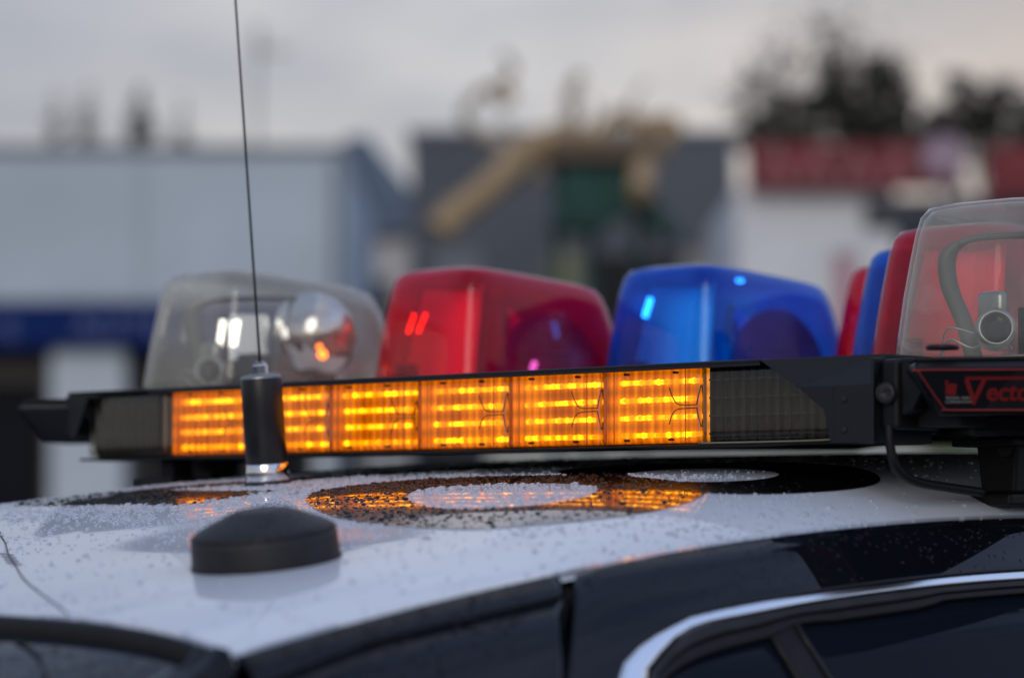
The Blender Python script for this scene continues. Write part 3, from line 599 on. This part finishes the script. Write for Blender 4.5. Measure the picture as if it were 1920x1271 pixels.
for i in range(6):
    x0, x1 = seams[i], seams[i + 1]; w = x1 - x0
    mod = BP('lamp_module', box(x0 + .0006, x1 - .0006, .0105, .0165, .0672, .1335, .0004), M['panel_lit'], label='lit amber lamp module')
    for r, z in enumerate(rowz):
        a, b = x0 + .018 + RNG.uniform(0, .004), x1 - .005 - (.006 if r in (1, 2) else 0) - RNG.uniform(0, .003)
        v, f = tube([(a, .0088, z + RNG.uniform(-.0004, .0004)), ((a + b) / 2, .0088, z), (b, .0088, z + RNG.uniform(-.0004, .0004))], .0023, 10, sm=3)
        parts_ = [(v, f)]
        for q_ in range(9):
            if RNG.random() < .8:
                xq = a + (b - a) * (q_ + .5) / 9; parts_.append(lathe([(.0030, 0), (.0026, .0018), (.0014, .0030), (0, .0034)], 8, (0, -1, 0), (xq, .0078, z)))
        v, f = join(*parts_)
        BP('diode_strip', (v, f), amb['row%d' % ((i + r) % 3)], parent=mod, smooth=True)
        v, f = box(x0 + .004, x0 + .015, .0088, .0104, z - .0011, z + .0011, .0004); BP('diode_strip', (v, f), M['panel_lit'], parent=mod)
    xe = x1 - .004 + RNG.uniform(-.0015, .001); clip0 = None
    clip = [tube([(xe - .034, .0042, .1170), (xe - .030, .0042, .1085), (xe - .024, .0042, .1020), (xe - .012, .0042, .1008), (xe - .0005, .0042, .1008)], .0006, 6),
            tube([(xe - .034, .0042, .0840), (xe - .031, .0042, .0915), (xe - .025, .0042, .0968), (xe - .012, .0042, .0978), (xe - .0005, .0042, .0978)], .0006, 6),
            tube([(xe + .0045, .0042, .118), (xe + .001, .0042, .109), (xe - .001, .0042, .101)], .00065, 6), tube([(xe + .0045, .0042, .081), (xe + .001, .0042, .090), (xe - .001, .0042, .0978)], .00065, 6)]
    BP('wire_clip', join(*clip), M['clip'], parent=mod, smooth=True)
    BP('divider', box(x1 - .0005, x1 + .0005, .005, .0103, .0668, .1332), M['divider'], parent=mod)
    for xx in (x0 + .015, x1 - .0195): BP('lens_rib', box(xx, xx + .0006, .0035, .0045, .0668, .1332), M['divider'], parent=mod)
    for z in (.0702, .1305):
        for xx in (x0 + .03, x0 + .085): BP('pin', lathe([(0, 0), (.0012, 0), (.0012, .006), (0, .006)], 8, (0, -1, 0), (xx + RNG.uniform(-.004, .004), .0105, z)), M['dark'], parent=mod)
    BP('lens', lens(x0 + .001, x1 - .001), M['lens_amber'], smooth=True)
for x0, x1 in ((-.552, -.414), (.347, .506)):
    mod = BP('lamp_module', box(x0 + .003, x1 - .003, .014, .020, .0672, .1335, .001), M['brown'], label='unlit lamp module at the end of the bar')
    nl = int((x1 - x0) / .013)
    BP('reflector_rib', join(*[box(x0 + .008 + j * .013, x0 + .0095 + j * .013, .006, .0135, .069, .132) for j in range(nl)], *[box(x0 + .006, x1 - .03, .007, .0135, z - .0008, z + .0008) for z in rowz]), M['brown'], parent=mod)
    BP('lens', lens(x0 + .001, x1 - .001), M['lens'], smooth=True)
BP('lens_edge', tube([(.347, .0, .0662), (.43, -.001, .0660), (.495, -.001, .0665), (.5065, -.001, .0700), (.507, -.001, .0860), (.504, -.001, .094)], .0009, 6), mat('lens_edge_plastic', (.20, .19, .13), .3), smooth=True)
for x in (-.45,): BP('mount_foot', join(box(x - .012, x + .012, .03, .06, roof_z(x, .04) - .001, .0622, .003), box(x - .035, x + .035, .01, .07, roof_z(x, .04) - .001, roof_z(x, .04) + .008, .002)), M['matte'])
BP('hold_down_strap', tube([(.560, .0, .078), (.561, .0, .060), (.5625, .006, .042), (.563, .03, .031), (.563, .075, .026), (.560, .13, .022)], .0042, 10), M['matte'], smooth=True)

# ================================================================== V-shaped light bar
AX, BY, Y0 = .1813, .1948, .8464
TILT = .0223
def vz(y): return TILT * (y - .25)
vb = Rig('roof_light_bar', 'V-shaped roof light bar with clear, red and blue domes', 'light bar', (0, .5, .05))
VP = vb.part
arm = Vector((AX, -BY, 0)).normalized()
def centre(i): return Vector((i * AX, Y0 - abs(i) * BY, 0))
def vbase(sections):
    """sweep a section along both arms; each section row: half width, z, end reach"""
    V = []; rows = []
    endL, endR = centre(-3), centre(3); dL = Vector((-arm.x, arm.y, 0)); nL = Vector((-arm.y, -arm.x, 0)); nR = Vector((arm.y, -arm.x, 0)).normalized()
    ring = []
    def prof(c, out, nrm, reach):
        return [(c + out * r * reach + nrm * hw, z) for hw, z, r in sections]
    full = [(hw, z, r) for hw, z, r in sections] + [(-hw, z, r) for hw, z, r in reversed(sections)]
    st_ = []
    nLv = Vector((arm.y, arm.x * 1, 0)) * -1     # left normal, towards outside/front
    nLv = Vector((-(-arm.y), -(-arm.x), 0)); nLv = Vector((-arm.y * -1, 0, 0)) if False else Vector((arm.y, arm.x, 0)) * -1
    for (c, out, nrm, mode) in ((endL, dL, Vector((arm.y, arm.x, 0)), 'end'), (centre(0), None, None, 'mid'), (endR, arm, Vector((-arm.y, arm.x, 0)) * 1, 'end')):
        row = []
        for hw, z, r in full:
            if mode == 'end': p = c + out * r + nrm * (hw if out is dL else hw)
            else: p = Vector((0, c.y + hw / arm.x, 0))
            row.append((p.x, p.y, z + vz(p.y)))
        st_.append(row)
    return st_
# consistent sides: positive half width = forward side of the arm
def sweep(sections):
    full = sections + [(-hw, z, r) for hw, z, r in reversed(sections)]; n = len(full); rows = []
    nl = Vector((arm.y, arm.x, 0)); nl = Vector((-abs(arm.y), abs(arm.x), 0)); nr = Vector((abs(arm.y), abs(arm.x), 0))
    for c, out, nrm in ((centre(-3), Vector((-arm.x, arm.y, 0)), nl), (None, None, None), (centre(3), arm, nr)):
        row = []
        for hw, z, r in full:
            hw = hw * .62 if hw > 0 else hw
            if c is None: p = Vector((0, Y0 + hw / abs(arm.x), 0))
            else: p = c + out * r + nrm * hw
            row.append((p.x, p.y, z + vz(p.y)))
        rows.append(row)
    V = [p for r in rows for p in r]; f = []
    for i in range(2):
        for j in range(n): k = (j + 1) % n; f.append((i * n + j, i * n + k, (i + 1) * n + k, (i + 1) * n + j))
    m_ = len(sections)
    for j in range(m_ - 1):
        q = (j, j + 1, n - 2 - j, n - 1 - j); f.append(q); f.append(tuple(2 * n + k for k in q[::-1]))
    bm = bmesh.new(); vs = [bm.verts.new(p) for p in V]; [bm.faces.new([vs[i] for i in q]) for q in f]
    bmesh.ops.bevel(bm, geom=bm.edges[:], offset=.0025, segments=2, affect='EDGES', profile=.5); return from_bm(bm)
VP('base', sweep([(.150, .1345, .268), (.154, .128, .277), (.128, .0895, .250)]), M['plastic'])
VP('lower_pan', sweep([(.098, .0885, .20), (.098, .077, .19), (.085, .073, .18)]), M['matte'])
VP('blocker_plate', prism([(-.50, .078), (.50, .078), (.46, .20), (.0, .66), (-.46, .20)], .0745, .0880, 'z', .002), M['matte'])  # unseen plate added so the roof reflects dark under the V
VP('edge_trim', sweep([(.1515, .1375, .270), (.1515, .1347, .270)]), M['matte'])

# ---- one dome, base corner box 0.165 x 0.26, top sloping down to the front
def dome_vf(shell=0.0):
    hx, hy = .0905 - shell, .139 - shell; n = 72; V = []; rings = []
    def ringpts(k, h):
        # k: inset amount 0..1, h relative height
        out = []
        for i in range(n):
            a = 2 * math.pi * (i + .5) / n; ca, sa = math.cos(a), math.sin(a); e = 2 / 7.5
            u = math.copysign(abs(ca) ** e, ca); w = math.copysign(abs(sa) ** e, sa)
            x = u * hx * (1 - k[0]); y = w * hy * (1 - (k[1] if w > 0 else k[2]))
            y += 0
            t = (y + .142) / .284; top = (.1428 - .011 * t - .010 * t * t) - shell; bul = .004 * (1 - (x / .08) ** 2)
            out.append((x, y, max(0, h * (top + (bul if h > .9 else 0)))))
        return out
    #      inset x, front, rear ; height
    spec = [((0, 0, 0), 0), ((.02, .02, .02), .15), ((.06, .06, .055), .40), ((.105, .12, .10), .64), ((.145, .175, .135), .82), ((.18, .225, .165), .915), ((.225, .28, .21), .968), ((.32, .37, .30), .990), ((.6, .62, .56), 1.0), ((.9, .91, .9), 1.0)]
    for k, h in spec: V += ringpts(k, h)
    f = [(r * n + i, r * n + (i + 1) % n, (r + 1) * n + (i + 1) % n, (r + 1) * n + i) for r in range(len(spec) - 1) for i in range(n)]
    f.append(tuple((len(spec) - 1) * n + i for i in range(n)))
    return V, f
o_, i_ = dome_vf(0), dome_vf(.003)
n0 = len(o_[0]); dome_mesh = (o_[0] + i_[0], o_[1] + [tuple(j + n0 for j in q[::-1]) for q in i_[1]] + [((i + 1) % 72, i, i + n0, (i + 1) % 72 + n0) for i in range(72)])
def shell_obj(name, m):
    me = bpy.data.meshes.new(name); me.from_pydata(*[dome_mesh[0], [], dome_mesh[1]]); me.materials.append(m); me.polygons.foreach_set('use_smooth', [True] * len(me.polygons)); return me
dmesh = {c: shell_obj('dome', M['dome_' + c]) for c in ('clear', 'red', 'blue')}
def bowl(r, depth, n=28, rings=8):
    V, f = [], []
    for k in range(rings + 1):
        t = k / rings
        for i in range(n): a = 2 * math.pi * i / n; V.append((r * t * math.cos(a), r * t * math.sin(a), depth * t * t))
    V += [(p[0] * 1.003, p[1] * 1.003, p[2] - .0006) for p in V]; m0 = (rings + 1) * n
    for k in range(rings):
        for i in range(n):
            j = (i + 1) % n; q = (k * n + i, k * n + j, (k + 1) * n + j, (k + 1) * n + i); f.append(q); f.append(tuple(x + m0 for x in q[::-1]))
    for i in range(n): j = (i + 1) % n; a = rings * n; f.append((a + i, a + j, a + j + m0, a + i + m0))
    return V, f
R3 = lambda rx, ry, rz, loc: Matrix.Translation(loc) @ Matrix.Rotation(rz, 4, 'Z') @ Matrix.Rotation(ry, 4, 'Y') @ Matrix.Rotation(rx, 4, 'X')
inner = {}
def im(name, vf, m, smooth=False):
    me = bpy.data.meshes.new(name); me.from_pydata([tuple(p) for p in vf[0]], [], [tuple(q) for q in vf[1]]); me.materials.append(m)
    if smooth: me.polygons.foreach_set('use_smooth', [True] * len(me.polygons))
    return me
# rotating reflector, bulb, motor, mirrors
inner['reflector'] = im('reflector', xf(bowl(.046, .030), R3(math.radians(90), 0, math.radians(-38), (.004, .045, .060))), M['chrome'], True)
inner['motor'] = im('motor', join(box(-.030, .032, .03, .085, .001, .042, .003), lathe([(.022, .042), (.022, .052), (.012, .056), (0, .056)], 20, None, (.0, .055, 0))), M['matte'])
inner['bulb'] = im('bulb', lathe([(0, 0), (.004, 0), (.005, .018), (.003, .026), (0, .028)], 12, (-.5, -1, .1), (.002, .038, .060)), M['steel'], True)
def half_bowl(r, depth, n=22, rings=8):
    V, f = [], []
    for k in range(rings + 1):
        t = k / rings
        for i in range(n + 1): a = math.pi * i / n; V.append((r * t * math.cos(a), r * t * math.sin(a), depth * t * t))
    V += [(p[0] * 1.002, p[1] * 1.002, p[2] - .0006) for p in V]; m0 = (rings + 1) * (n + 1)
    for k in range(rings):
        for i in range(n): q = (k * (n + 1) + i, k * (n + 1) + i + 1, (k + 1) * (n + 1) + i + 1, (k + 1) * (n + 1) + i); f.append(q); f.append(tuple(x + m0 for x in q[::-1]))
    a = rings * (n + 1)
    for i in range(n): f.append((a + i, a + i + 1, a + i + 1 + m0, a + i + m0))
    return V, f
inner['hood'] = im('hood', xf(half_bowl(.092, .022), R3(math.radians(90), 0, math.radians(90), (.034, .022, .004))), M['frame'], True)
def vmirror():
    # folded pair of upright mirrors standing behind the rear wall
    P = [(-.066, -.098), (-.030, -.040), (.056, -.100)]; V = []
    for x, y in P: V += [(x, y, .003), (x * .80, y * .80 + .004, .122)]
    V2 = [(p[0], p[1] + .002, p[2]) for p in V]; f = [(0, 2, 3, 1), (2, 4, 5, 3)]; f2 = [tuple(i + 6 for i in q[::-1]) for q in f]
    return V + V2, f + f2 + [(0, 1, 7, 6), (4, 10, 11, 5), (1, 3, 9, 7), (3, 5, 11, 9)]
M['satin'] = mat('satin_aluminium', (.78, .79, .80), .33, metal=1)
inner['mirror'] = im('mirror', vmirror(), M['satin'])
M['bounce_floor'] = mat('pale_bounce_floor', (.72, .72, .70), .3, spec=.5)
inner['bounce_plate'] = im('bounce_plate', prism([(-.076, -.120), (.076, -.120), (.076, .120), (-.076, .120)], .0006, .0030, 'z', .0006), M['bounce_floor'])  # pale plate added to bounce light up into the domes
inner['ballast'] = im('ballast', join(box(-.066, -.040, -.108, -.094, .001, .034, .002), box(.045, .066, -.02, .05, .001, .050, .003)), M['matte'])
def child(me, name, parent, loc=(0, 0, 0), rot=0):
    o = bpy.data.objects.new(name, me); COL.objects.link(o); o.parent = parent; o.location = loc; o.rotation_euler = (0, 0, rot); return o
DL = {-3: ('clear', 'clear dome at the far left end'), -2: ('red', 'red dome between the clear and the blue dome'), -1: ('blue', 'blue dome on the left arm'), 0: ('red', 'red dome at the tip of the V, furthest back'), 1: ('blue', 'narrow-looking blue dome on the right arm'), 2: ('red', 'red dome just behind the near clear dome'), 3: ('clear', 'large clear dome nearest the right edge')}
domes = {}
for i in range(-3, 4):
    c, lb = DL[i]; p = centre(i); z = .1378 + vz(p.y)
    o = child(dmesh[c], 'dome', vb.e, (p.x - vb.base.x, p.y - vb.base.y, z - vb.base.z)); o['label'] = lb; domes[i] = o
    child(inner['bounce_plate'], 'bounce_plate', o)
    if c != 'clear':
        for k_ in ('reflector', 'hood', 'motor', 'bulb', 'mirror', 'ballast'): child(inner[k_], k_, o)
def local(i, name, vf, m, smooth=True):
    v, f = vf; me = im(name, (v, f), m, smooth); return child(me, name, domes[i])
# glowing strips added as reflections in the red and the blue dome
for dx in (0, .017): local(-2, 'added_glint', tube([(-.044 + dx, -.108, .070), (-.040 + dx * 1.15, -.102, .092)], .0019, 8), M['glint_red'])
local(-1, 'added_glint', tube([(-.030, -.112, .084), (-.026, -.106, .106)], .0034, 8), M['glint_blue'])
local(-2, 'added_glint', tube([(.070, -.02, .026), (.071, -.016, .036)], .0035, 8), M['glint_blue'])
local(-1, 'added_glint', tube([(.030, -.02, .128), (.036, -.014, .1275)], .0022, 8), M['glint_blue'])
# clear domes: bent strap frame, alley lamp, flat mirror
def strap(P, w, t, wdir):
    C = [Vector(p) for p in catmull(P, 6)]; V = []; wd = Vector(wdir).normalized()
    for i, p in enumerate(C):
        T = (C[min(i + 1, len(C) - 1)] - C[max(i - 1, 0)]).normalized(); nn = T.cross(wd).normalized()
        for a, b in ((-1, -1), (1, -1), (1, 1), (-1, 1)): V.append(p + wd * a * w / 2 + nn * b * t / 2)
    f = [(i * 4 + k, i * 4 + (k + 1) % 4, (i + 1) * 4 + (k + 1) % 4, (i + 1) * 4 + k) for i in range(len(C) - 1) for k in range(4)]
    f += [(0, 1, 2, 3), tuple((len(C) - 1) * 4 + k for k in (3, 2, 1, 0))]; return V, f
for i in (-3, 3):
    local(i, 'bracket', strap([(-.050, -.050, .002), (-.056, -.056, .035), (-.066, -.066, .072), (-.067, -.067, .098), (-.060, -.060, .110), (-.048, -.048, .1155)], .0165, .0016, (.707, .707, 0)), M['frame'])
    local(i, 'bracket_top', strap([(-.060, -.060, .110), (-.048, -.048, .1155), (-.02, -.02, .118), (.015, .015, .117), (.045, .045, .112)], .0045, .006, (.707, -.707, 0)), M['frame'])
    local(i, 'alley_lamp', join(lathe([(.0, -.012), (.014, -.010), (.018, 0), (.018, .018), (.015, .021), (.0135, .021), (.0115, .010), (0, .008)], 28, (.62, -.77, .12), (.004, -.094, .026)), box(-.012, .016, -.100, -.088, .030, .062, .005)), M['steel'])
    local(i, 'lamp_socket', lathe([(0, 0), (.0095, 0), (.0085, .011), (.004, .013), (0, .013)], 20, (.62, -.77, .12), (.012, -.103, .024)), M['dark'])
    if i < 0: local(i, 'mirror', prism([(-.052, -.022), (-.050, -.024), (-.030, .018), (-.032, .020)], .004, .100, 'z'), M['chrome'], False)
    local(i, 'side_reflector', xf(bowl(.052, .040), R3(math.radians(-70), 0, math.radians(28), (.042, .010, .062))), M['chrome'])
    local(i, 'motor', join(box(.0, .030, -.055, -.025, .001, .050, .002), box(-.02, .01, .05, .09, .001, .04, .002)), M['matte'], False)
    local(i, 'wiring', join(tube([(-.05, -.10, .004), (-.035, -.108, .020), (-.015, -.10, .012), (.004, -.095, .022), (.02, -.09, .010)], .0012, 6), tube([(-.058, -.09, .003), (-.042, -.102, .030), (-.02, -.09, .025)], .0009, 6), tube([(.045, -.07, .022), (.055, -.04, .026), (.06, .0, .020)], .0010, 6)), M['steel'])
for dx in (0, .012): local(-3, 'added_glint', tube([(-.050 + dx, -.040 + dx, .062), (-.048 + dx, -.036 + dx, .092)], .0034, 8), M['glint_white'])  # white strips that glow, added for the bright sky mirrored in the clear dome
local(-3, 'added_glint', lathe([(0, -.006), (.004, -.004), (.006, 0), (.004, .004), (0, .006)], 14, None, (.064, .020, .050)), M['glint_red'])  # glowing red bead added as a reflection on the curved mirror
# end badge
e3 = centre(3); out = arm; up = Vector((0, 0, 1)); rt = Vector((abs(arm.y), abs(arm.x), 0))   # towards the photo's right
def face_pt(u, v, d=0):  # u across (m from centre line), v height, d proud; the end face leans inwards downwards
    r = .277 - (.128 - v) / (.128 - .0895) * .027; p = e3 + out * (r + d) + rt * u; return (p.x, p.y, v + vz((e3 + out * .27).y))
bp_ = [(-.1505, .1265), (.088, .1265), (.070, .0912), (-.129, .0912)]
V = [face_pt(u, v, .0008) for u, v in bp_] + [face_pt(u, v, .0) for u, v in bp_]
bd = VP('badge', (V, [(0, 3, 2, 1), (0, 1, 5, 4), (1, 2, 6, 5), (2, 3, 7, 6), (3, 0, 4, 7)]), M['badge'])
VP('badge_outline', tube([face_pt(u, v, .0012) for u, v in ((.0, .1245), (-.143, .1245), (-.1475, .1232), (-.1465, .120), (-.128, .0960), (-.124, .0932), (-.118, .0925), (0, .0925), (.060, .0925), (.067, .095), (.0845, .120), (.082, .1245), (0, .1245))], .0008, 6), M['red_print'], parent=bd, smooth=True)
def on_badge(vf, u0, v0): return [face_pt(u0 + p[0], v0 + p[1], .0012 + p[2]) for p in vf[0]], vf[1]
VP('lettering', on_badge(text_vf('V', .0275, .0003, bold=.0006), -.1105, .0972), M['red_print'], parent=bd)
VP('lettering', on_badge(text_vf('ector', .0205, .0003, .98, bold=.0005), -.0925, .1003), M['red_print'], parent=bd)
VP('letter_bar', on_badge(box(-.1105, -.030, 0, .0024, 0, .0003), 0, .1166), M['red_print'], parent=bd)
VP('small_lettering', on_badge(text_vf('FEDERAL SIGNAL', .0030, .0001), -.1255, .1012), M['grey_print'], parent=bd)
VP('small_lettering', on_badge(text_vf('CORPORATION', .0030, .0001), -.1255, .0980), M['grey_print'], parent=bd)
VP('emblem', on_badge(join(prism([(0, 0), (.0085, -.001), (.009, .008), (.003, .0085), (.0, .007)], 0, .0003, 'z'), prism([(-.001, .0075), (.001, .0075), (.002, .0105), (-.0005, .0112)], 0, .0003, 'z')), -.1260, .1052), M['red_print'], parent=bd)
VP('catch', join(lathe([(0, 0), (.013, 0), (.014, .002), (.013, .004), (0, .0045)], 24, (0, 0, 1), tuple(e3 + out * .262 - rt * .128 + up * (.1372 + vz(e3.y)))), ), M['plastic'], smooth=True)
# feet
for sg_ in (-1, 1):
    fx, fy = sg_ * .553, .172; zr = roof_z(abs(fx), fy)
    VP('mount_foot', join(box(fx - .030, fx + .030, fy - .032, fy + .05, zr - .004, zr + .007, .003), prism([(fx - .016, zr + .007), (fx + .020, zr + .007), (fx + .024, .071), (fx - .022, .071)], fy - .012, fy + .03, 'y', .003), box(fx - .035, fx + .03, fy - .03, fy + .04, .062, .0695, .002), lathe([(0, 0), (.008, 0), (.007, .006), (0, .007)], 12, (.5, -1, 0), (fx + .012, fy - .013, .060))), M['matte'])

# ================================================================== whip antenna
ax_, ay_ = -.168, -.064; az = roof_z(ax_, ay_); nrm = roof_n(ax_, ay_)
nrm = Vector((nrm.x, nrm.y + .013, nrm.z)).normalized()
an = Rig('whip_antenna', 'thin black whip antenna on a black sleeve with a chrome foot', 'antenna', (ax_, ay_, az))
def alg(d): return tuple(Vector((ax_, ay_, az)) + nrm * d)
an.part('gasket', lathe([(0, -.002), (.024, -.002), (.024, .002), (.022, .003), (0, .003)], 40, nrm, alg(0)), M['rubber'], smooth=True)
an.part('chrome_foot', lathe([(.021, .003), (.0215, .004), (.0212, .0195), (.0205, .0205), (0, .0205)], 48, nrm, alg(0)), M['chrome'], smooth=True)
an.part('sleeve', lathe([(.0200, .0205), (.0208, .0215), (.0208, .1035), (.0203, .1055), (.0, .1055)], 48, nrm, alg(0)), M['sleeve'], smooth=True)
an.part('cap', lathe([(.0203, .1050), (.0206, .1062), (.0185, .1085), (.010, .1096), (0, .1096)], 48, nrm, alg(0)), M['steel'], smooth=True)
an.part('nut', lathe([(.0072, .1094), (.0076, .1104), (.0076, .1180), (.0068, .1192), (.0056, .1195), (.0056, .1215), (.003, .1222), (0, .1222)], 6, nrm, alg(0)), M['chrome'])
an.part('whip', tube([alg(.120), alg(.35), alg(.85)], .00135, 8, .0009), M['matte'], smooth=True)

# ================================================================== round rubber antenna
ux, uy = .371, -.523; uz = roof_z(ux, uy); un = roof_n(ux, uy)
pk = Rig('dome_antenna', 'squat round black rubber antenna on the white roof', 'antenna', (ux, uy, uz))
pk.part('housing', lathe([(.0555, -.004), (.0566, -.0005), (.0566, .003), (.0560, .0175), (.0555, .0212), (.0545, .0214), (.0545, .0222), (.0552, .0224), (.0535, .0248), (.0495, .0275), (.043, .0305), (.036, .0335), (.029, .0365), (.0235, .0388), (.0185, .0402), (.012, .0404), (.009, .0400), (0, .0402)], 72, un, (ux, uy, uz)), M['rubber'], smooth=True)
pk.part('base_gasket', lathe([(.0550, -.006), (.0578, -.006), (.0578, .0004), (.0565, .0008)], 72, un, (ux, uy, uz)), M['dark'], smooth=True)

# ================================================================== dark strands modelling a cable's reflection in the roof, marker lamp
wr = Rig('cable_reflection', 'hair-thin dark line standing for a reflected cable on the white roof near the rear window', 'reflection', (.1, -.55, roof_z(.1, -.55)))
wr.part('reflected_line', tube([(x, y, roof_z(x, y) + .0004) for x, y in ((-.12, -.42), (-.097, -.436), (-.03, -.478), (.047, -.529), (.122, -.575), (.18, -.611), (.239, -.644), (.329, -.690), (.379, -.715))], .0007, 5), M['plastic'], smooth=True)
for j in range(4):
    cx_, cy_ = .040 + j * .020, -.526 - j * .012
    wr.part('reflected_mark', tube([(cx_ - .014, cy_ + .003, roof_z(cx_ - .014, cy_ + .003) + .0006), (cx_ + .014, cy_ - .003, roof_z(cx_ + .014, cy_ - .003) + .0006)], .0004, 5), M['plastic'])
ml = Rig('marker_lamp', 'small dark red lamp at the far left edge of the car', 'lamp', (-.62, .02, -.02))
ml.part('lens', lathe([(.0, .06), (.012, .058), (.020, .048), (.023, .03), (.023, 0)][::-1], 24, None, (-.625, -.075, -.045)), M['red_lens'], smooth=True)
ml.part('bezel', lathe([(.026, 0), (.026, .008), (.0235, .009)], 24, None, (-.625, -.075, -.047)), M['chrome'], smooth=True)

# ================================================================== rain drops
def inside(poly, x, y):
    c = False; n = len(poly)
    for i in range(n):
        x0, y0 = poly[i][0], poly[i][1]; x1, y1 = poly[i - 1][0], poly[i - 1][1]
        if (y0 > y) != (y1 > y) and x < (x1 - x0) * (y - y0) / (y1 - y0) + x0: c = not c
    return c
FARP = [[(-.40, -.19), (-.356, -.115), (-.30, -.055), (-.225, -.02), (-.185, .045), (-.083, .145), (.03, .153), (.10, .12), (.03, .115), (-.086, .05), (-.17, -.036), (-.255, -.09), (-.33, -.165)],
        [(-.40, -.185), (-.30, -.137), (-.265, -.12), (-.165, -.137), (-.066, -.137), (-.07, -.246), (-.2, -.243), (-.30, -.242), (-.37, -.23)]]
def on_film(x, y): return (inside(r1o, x, y) and not inside(r1i, x, y)) or (inside(r2o, x, y) and not inside(r2i, x, y)) or any(inside(p, x, y) for p in FARP)
def drops():
    base_n = 7; prof = [(1.0, 0.0), (.93, .42), (.62, .80), (.0, 1.0)]
    ang = np.arange(base_n) * 2 * np.pi / base_n
    tpl = np.array([[r * math.cos(a), r * math.sin(a), z] for r, z in prof[:3] for a in ang] + [[0, 0, 1.0]])
    fc = [(k * base_n + i, k * base_n + (i + 1) % base_n, (k + 1) * base_n + (i + 1) % base_n, (k + 1) * base_n + i) for k in range(2) for i in range(base_n)] + [(2 * base_n + i, 2 * base_n + (i + 1) % base_n, 3 * base_n) for i in range(base_n)] 
    P = []
    n = 50000; xs_ = RNG.uniform(-.5, .575, n); ys_ = RNG.uniform(-.725, .30, n)
    for x, y in zip(xs_, ys_):
        d = .25 + .75 * min(1, max(0, (y + .55) / .25))          # beads thin out towards the rear edge
        if x > .40: d *= .5
        if y > .0 and x > .05: d *= .12
        elif y > .02: d *= .5
        if y < -.36: d *= .4
        d *= min(1.15, max(.25, .75 + .5 * math.sin(x * 23 + 2.1 * math.sin(y * 17)) * math.sin(y * 29 + 1.7 * math.sin(x * 13 + 1))))
        if RNG.random() > d: continue
        if (x - ux) ** 2 + (y - uy) ** 2 < .06 ** 2 or (x - ax_) ** 2 + (y - ay_) ** 2 < .026 ** 2: continue
        r = min(.0034, .0006 + RNG.gamma(1.7, .00033)); P.append((x, y, roof_z(x, y) + .0003, roof_n(x, y), r, .66))
    for _ in range(1300):                                       # flank
        y = RNG.uniform(-.72, .2); s = RNG.uniform(.002, .062) ** 1.0
        if abs(y + .425 + s * .7) < .03 or RNG.random() < (s / .075): continue
        p = side(y, s, .0012); t = float(np.interp(s, _ss, _t)); P.append((p[0], p[1], p[2], Vector((math.cos(t), 0, math.sin(t))), RNG.uniform(.0007, .0018), .5))
    for _ in range(1300):                                        # rear window
        x, y = RNG.uniform(.0, .54), RNG.uniform(-1.0, -.752); P.append((x, y, rg(x, y), Vector((0, -.4, 1)).normalized(), RNG.uniform(.0007, .0019), .5))
    R_ = Vector((0, 0, 1)).rotation_difference(un).to_matrix()
    pr = [(.0566, .003), (.0555, .0212), (.0535, .0248), (.043, .0305), (.029, .0365), (.0185, .0402), (.009, .0400)]
    for _ in range(260):
        a = RNG.uniform(0, 6.283); k = RNG.integers(1, 5); t = RNG.random(); rr = pr[k][0] * (1 - t) + pr[k + 1][0] * t; zz = pr[k][1] * (1 - t) + pr[k + 1][1] * t
        p = R_ @ Vector((rr * math.cos(a), rr * math.sin(a), zz)) + Vector((ux, uy, uz)); P.append((p.x, p.y, p.z, (R_ @ Vector((.45 * math.cos(a), .45 * math.sin(a), 1))).normalized(), RNG.uniform(.0005, .0012), .5))
    V = np.zeros((len(P) * len(tpl), 3)); m = len(tpl); mi = []
    for k, (x, y, z, nn, r, hh) in enumerate(P):
        a = nn.orthogonal().normalized(); b = nn.cross(a); B = np.array([a, b, nn]).T; st_ = RNG.uniform(.8, 1.25)
        V[k * m:(k + 1) * m] = (tpl * [r * st_, r / st_, r * hh]) @ B.T + [x, y, z]
        mi += [1 if (hh < .55 or on_film(x, y)) else 0] * len(fc)
    Fa = []
    for k in range(len(P)): Fa += [tuple(i + k * m for i in q) for q in fc]
    V = V @ np.array([[Q, -Q, 0], [Q, Q, 0], [0, 0, 1]]) + [CO[0], CO[1], H]
    o = mesh('rain_drops', V.tolist(), Fa, M['water_pale'], None, True); o.data.materials.append(M['water_dark']); o.data.polygons.foreach_set('material_index', mi)
    o['kind'] = 'stuff'; o['label'] = 'small rain drops beaded all over the white car roof'; o['category'] = 'water drops'
drops()
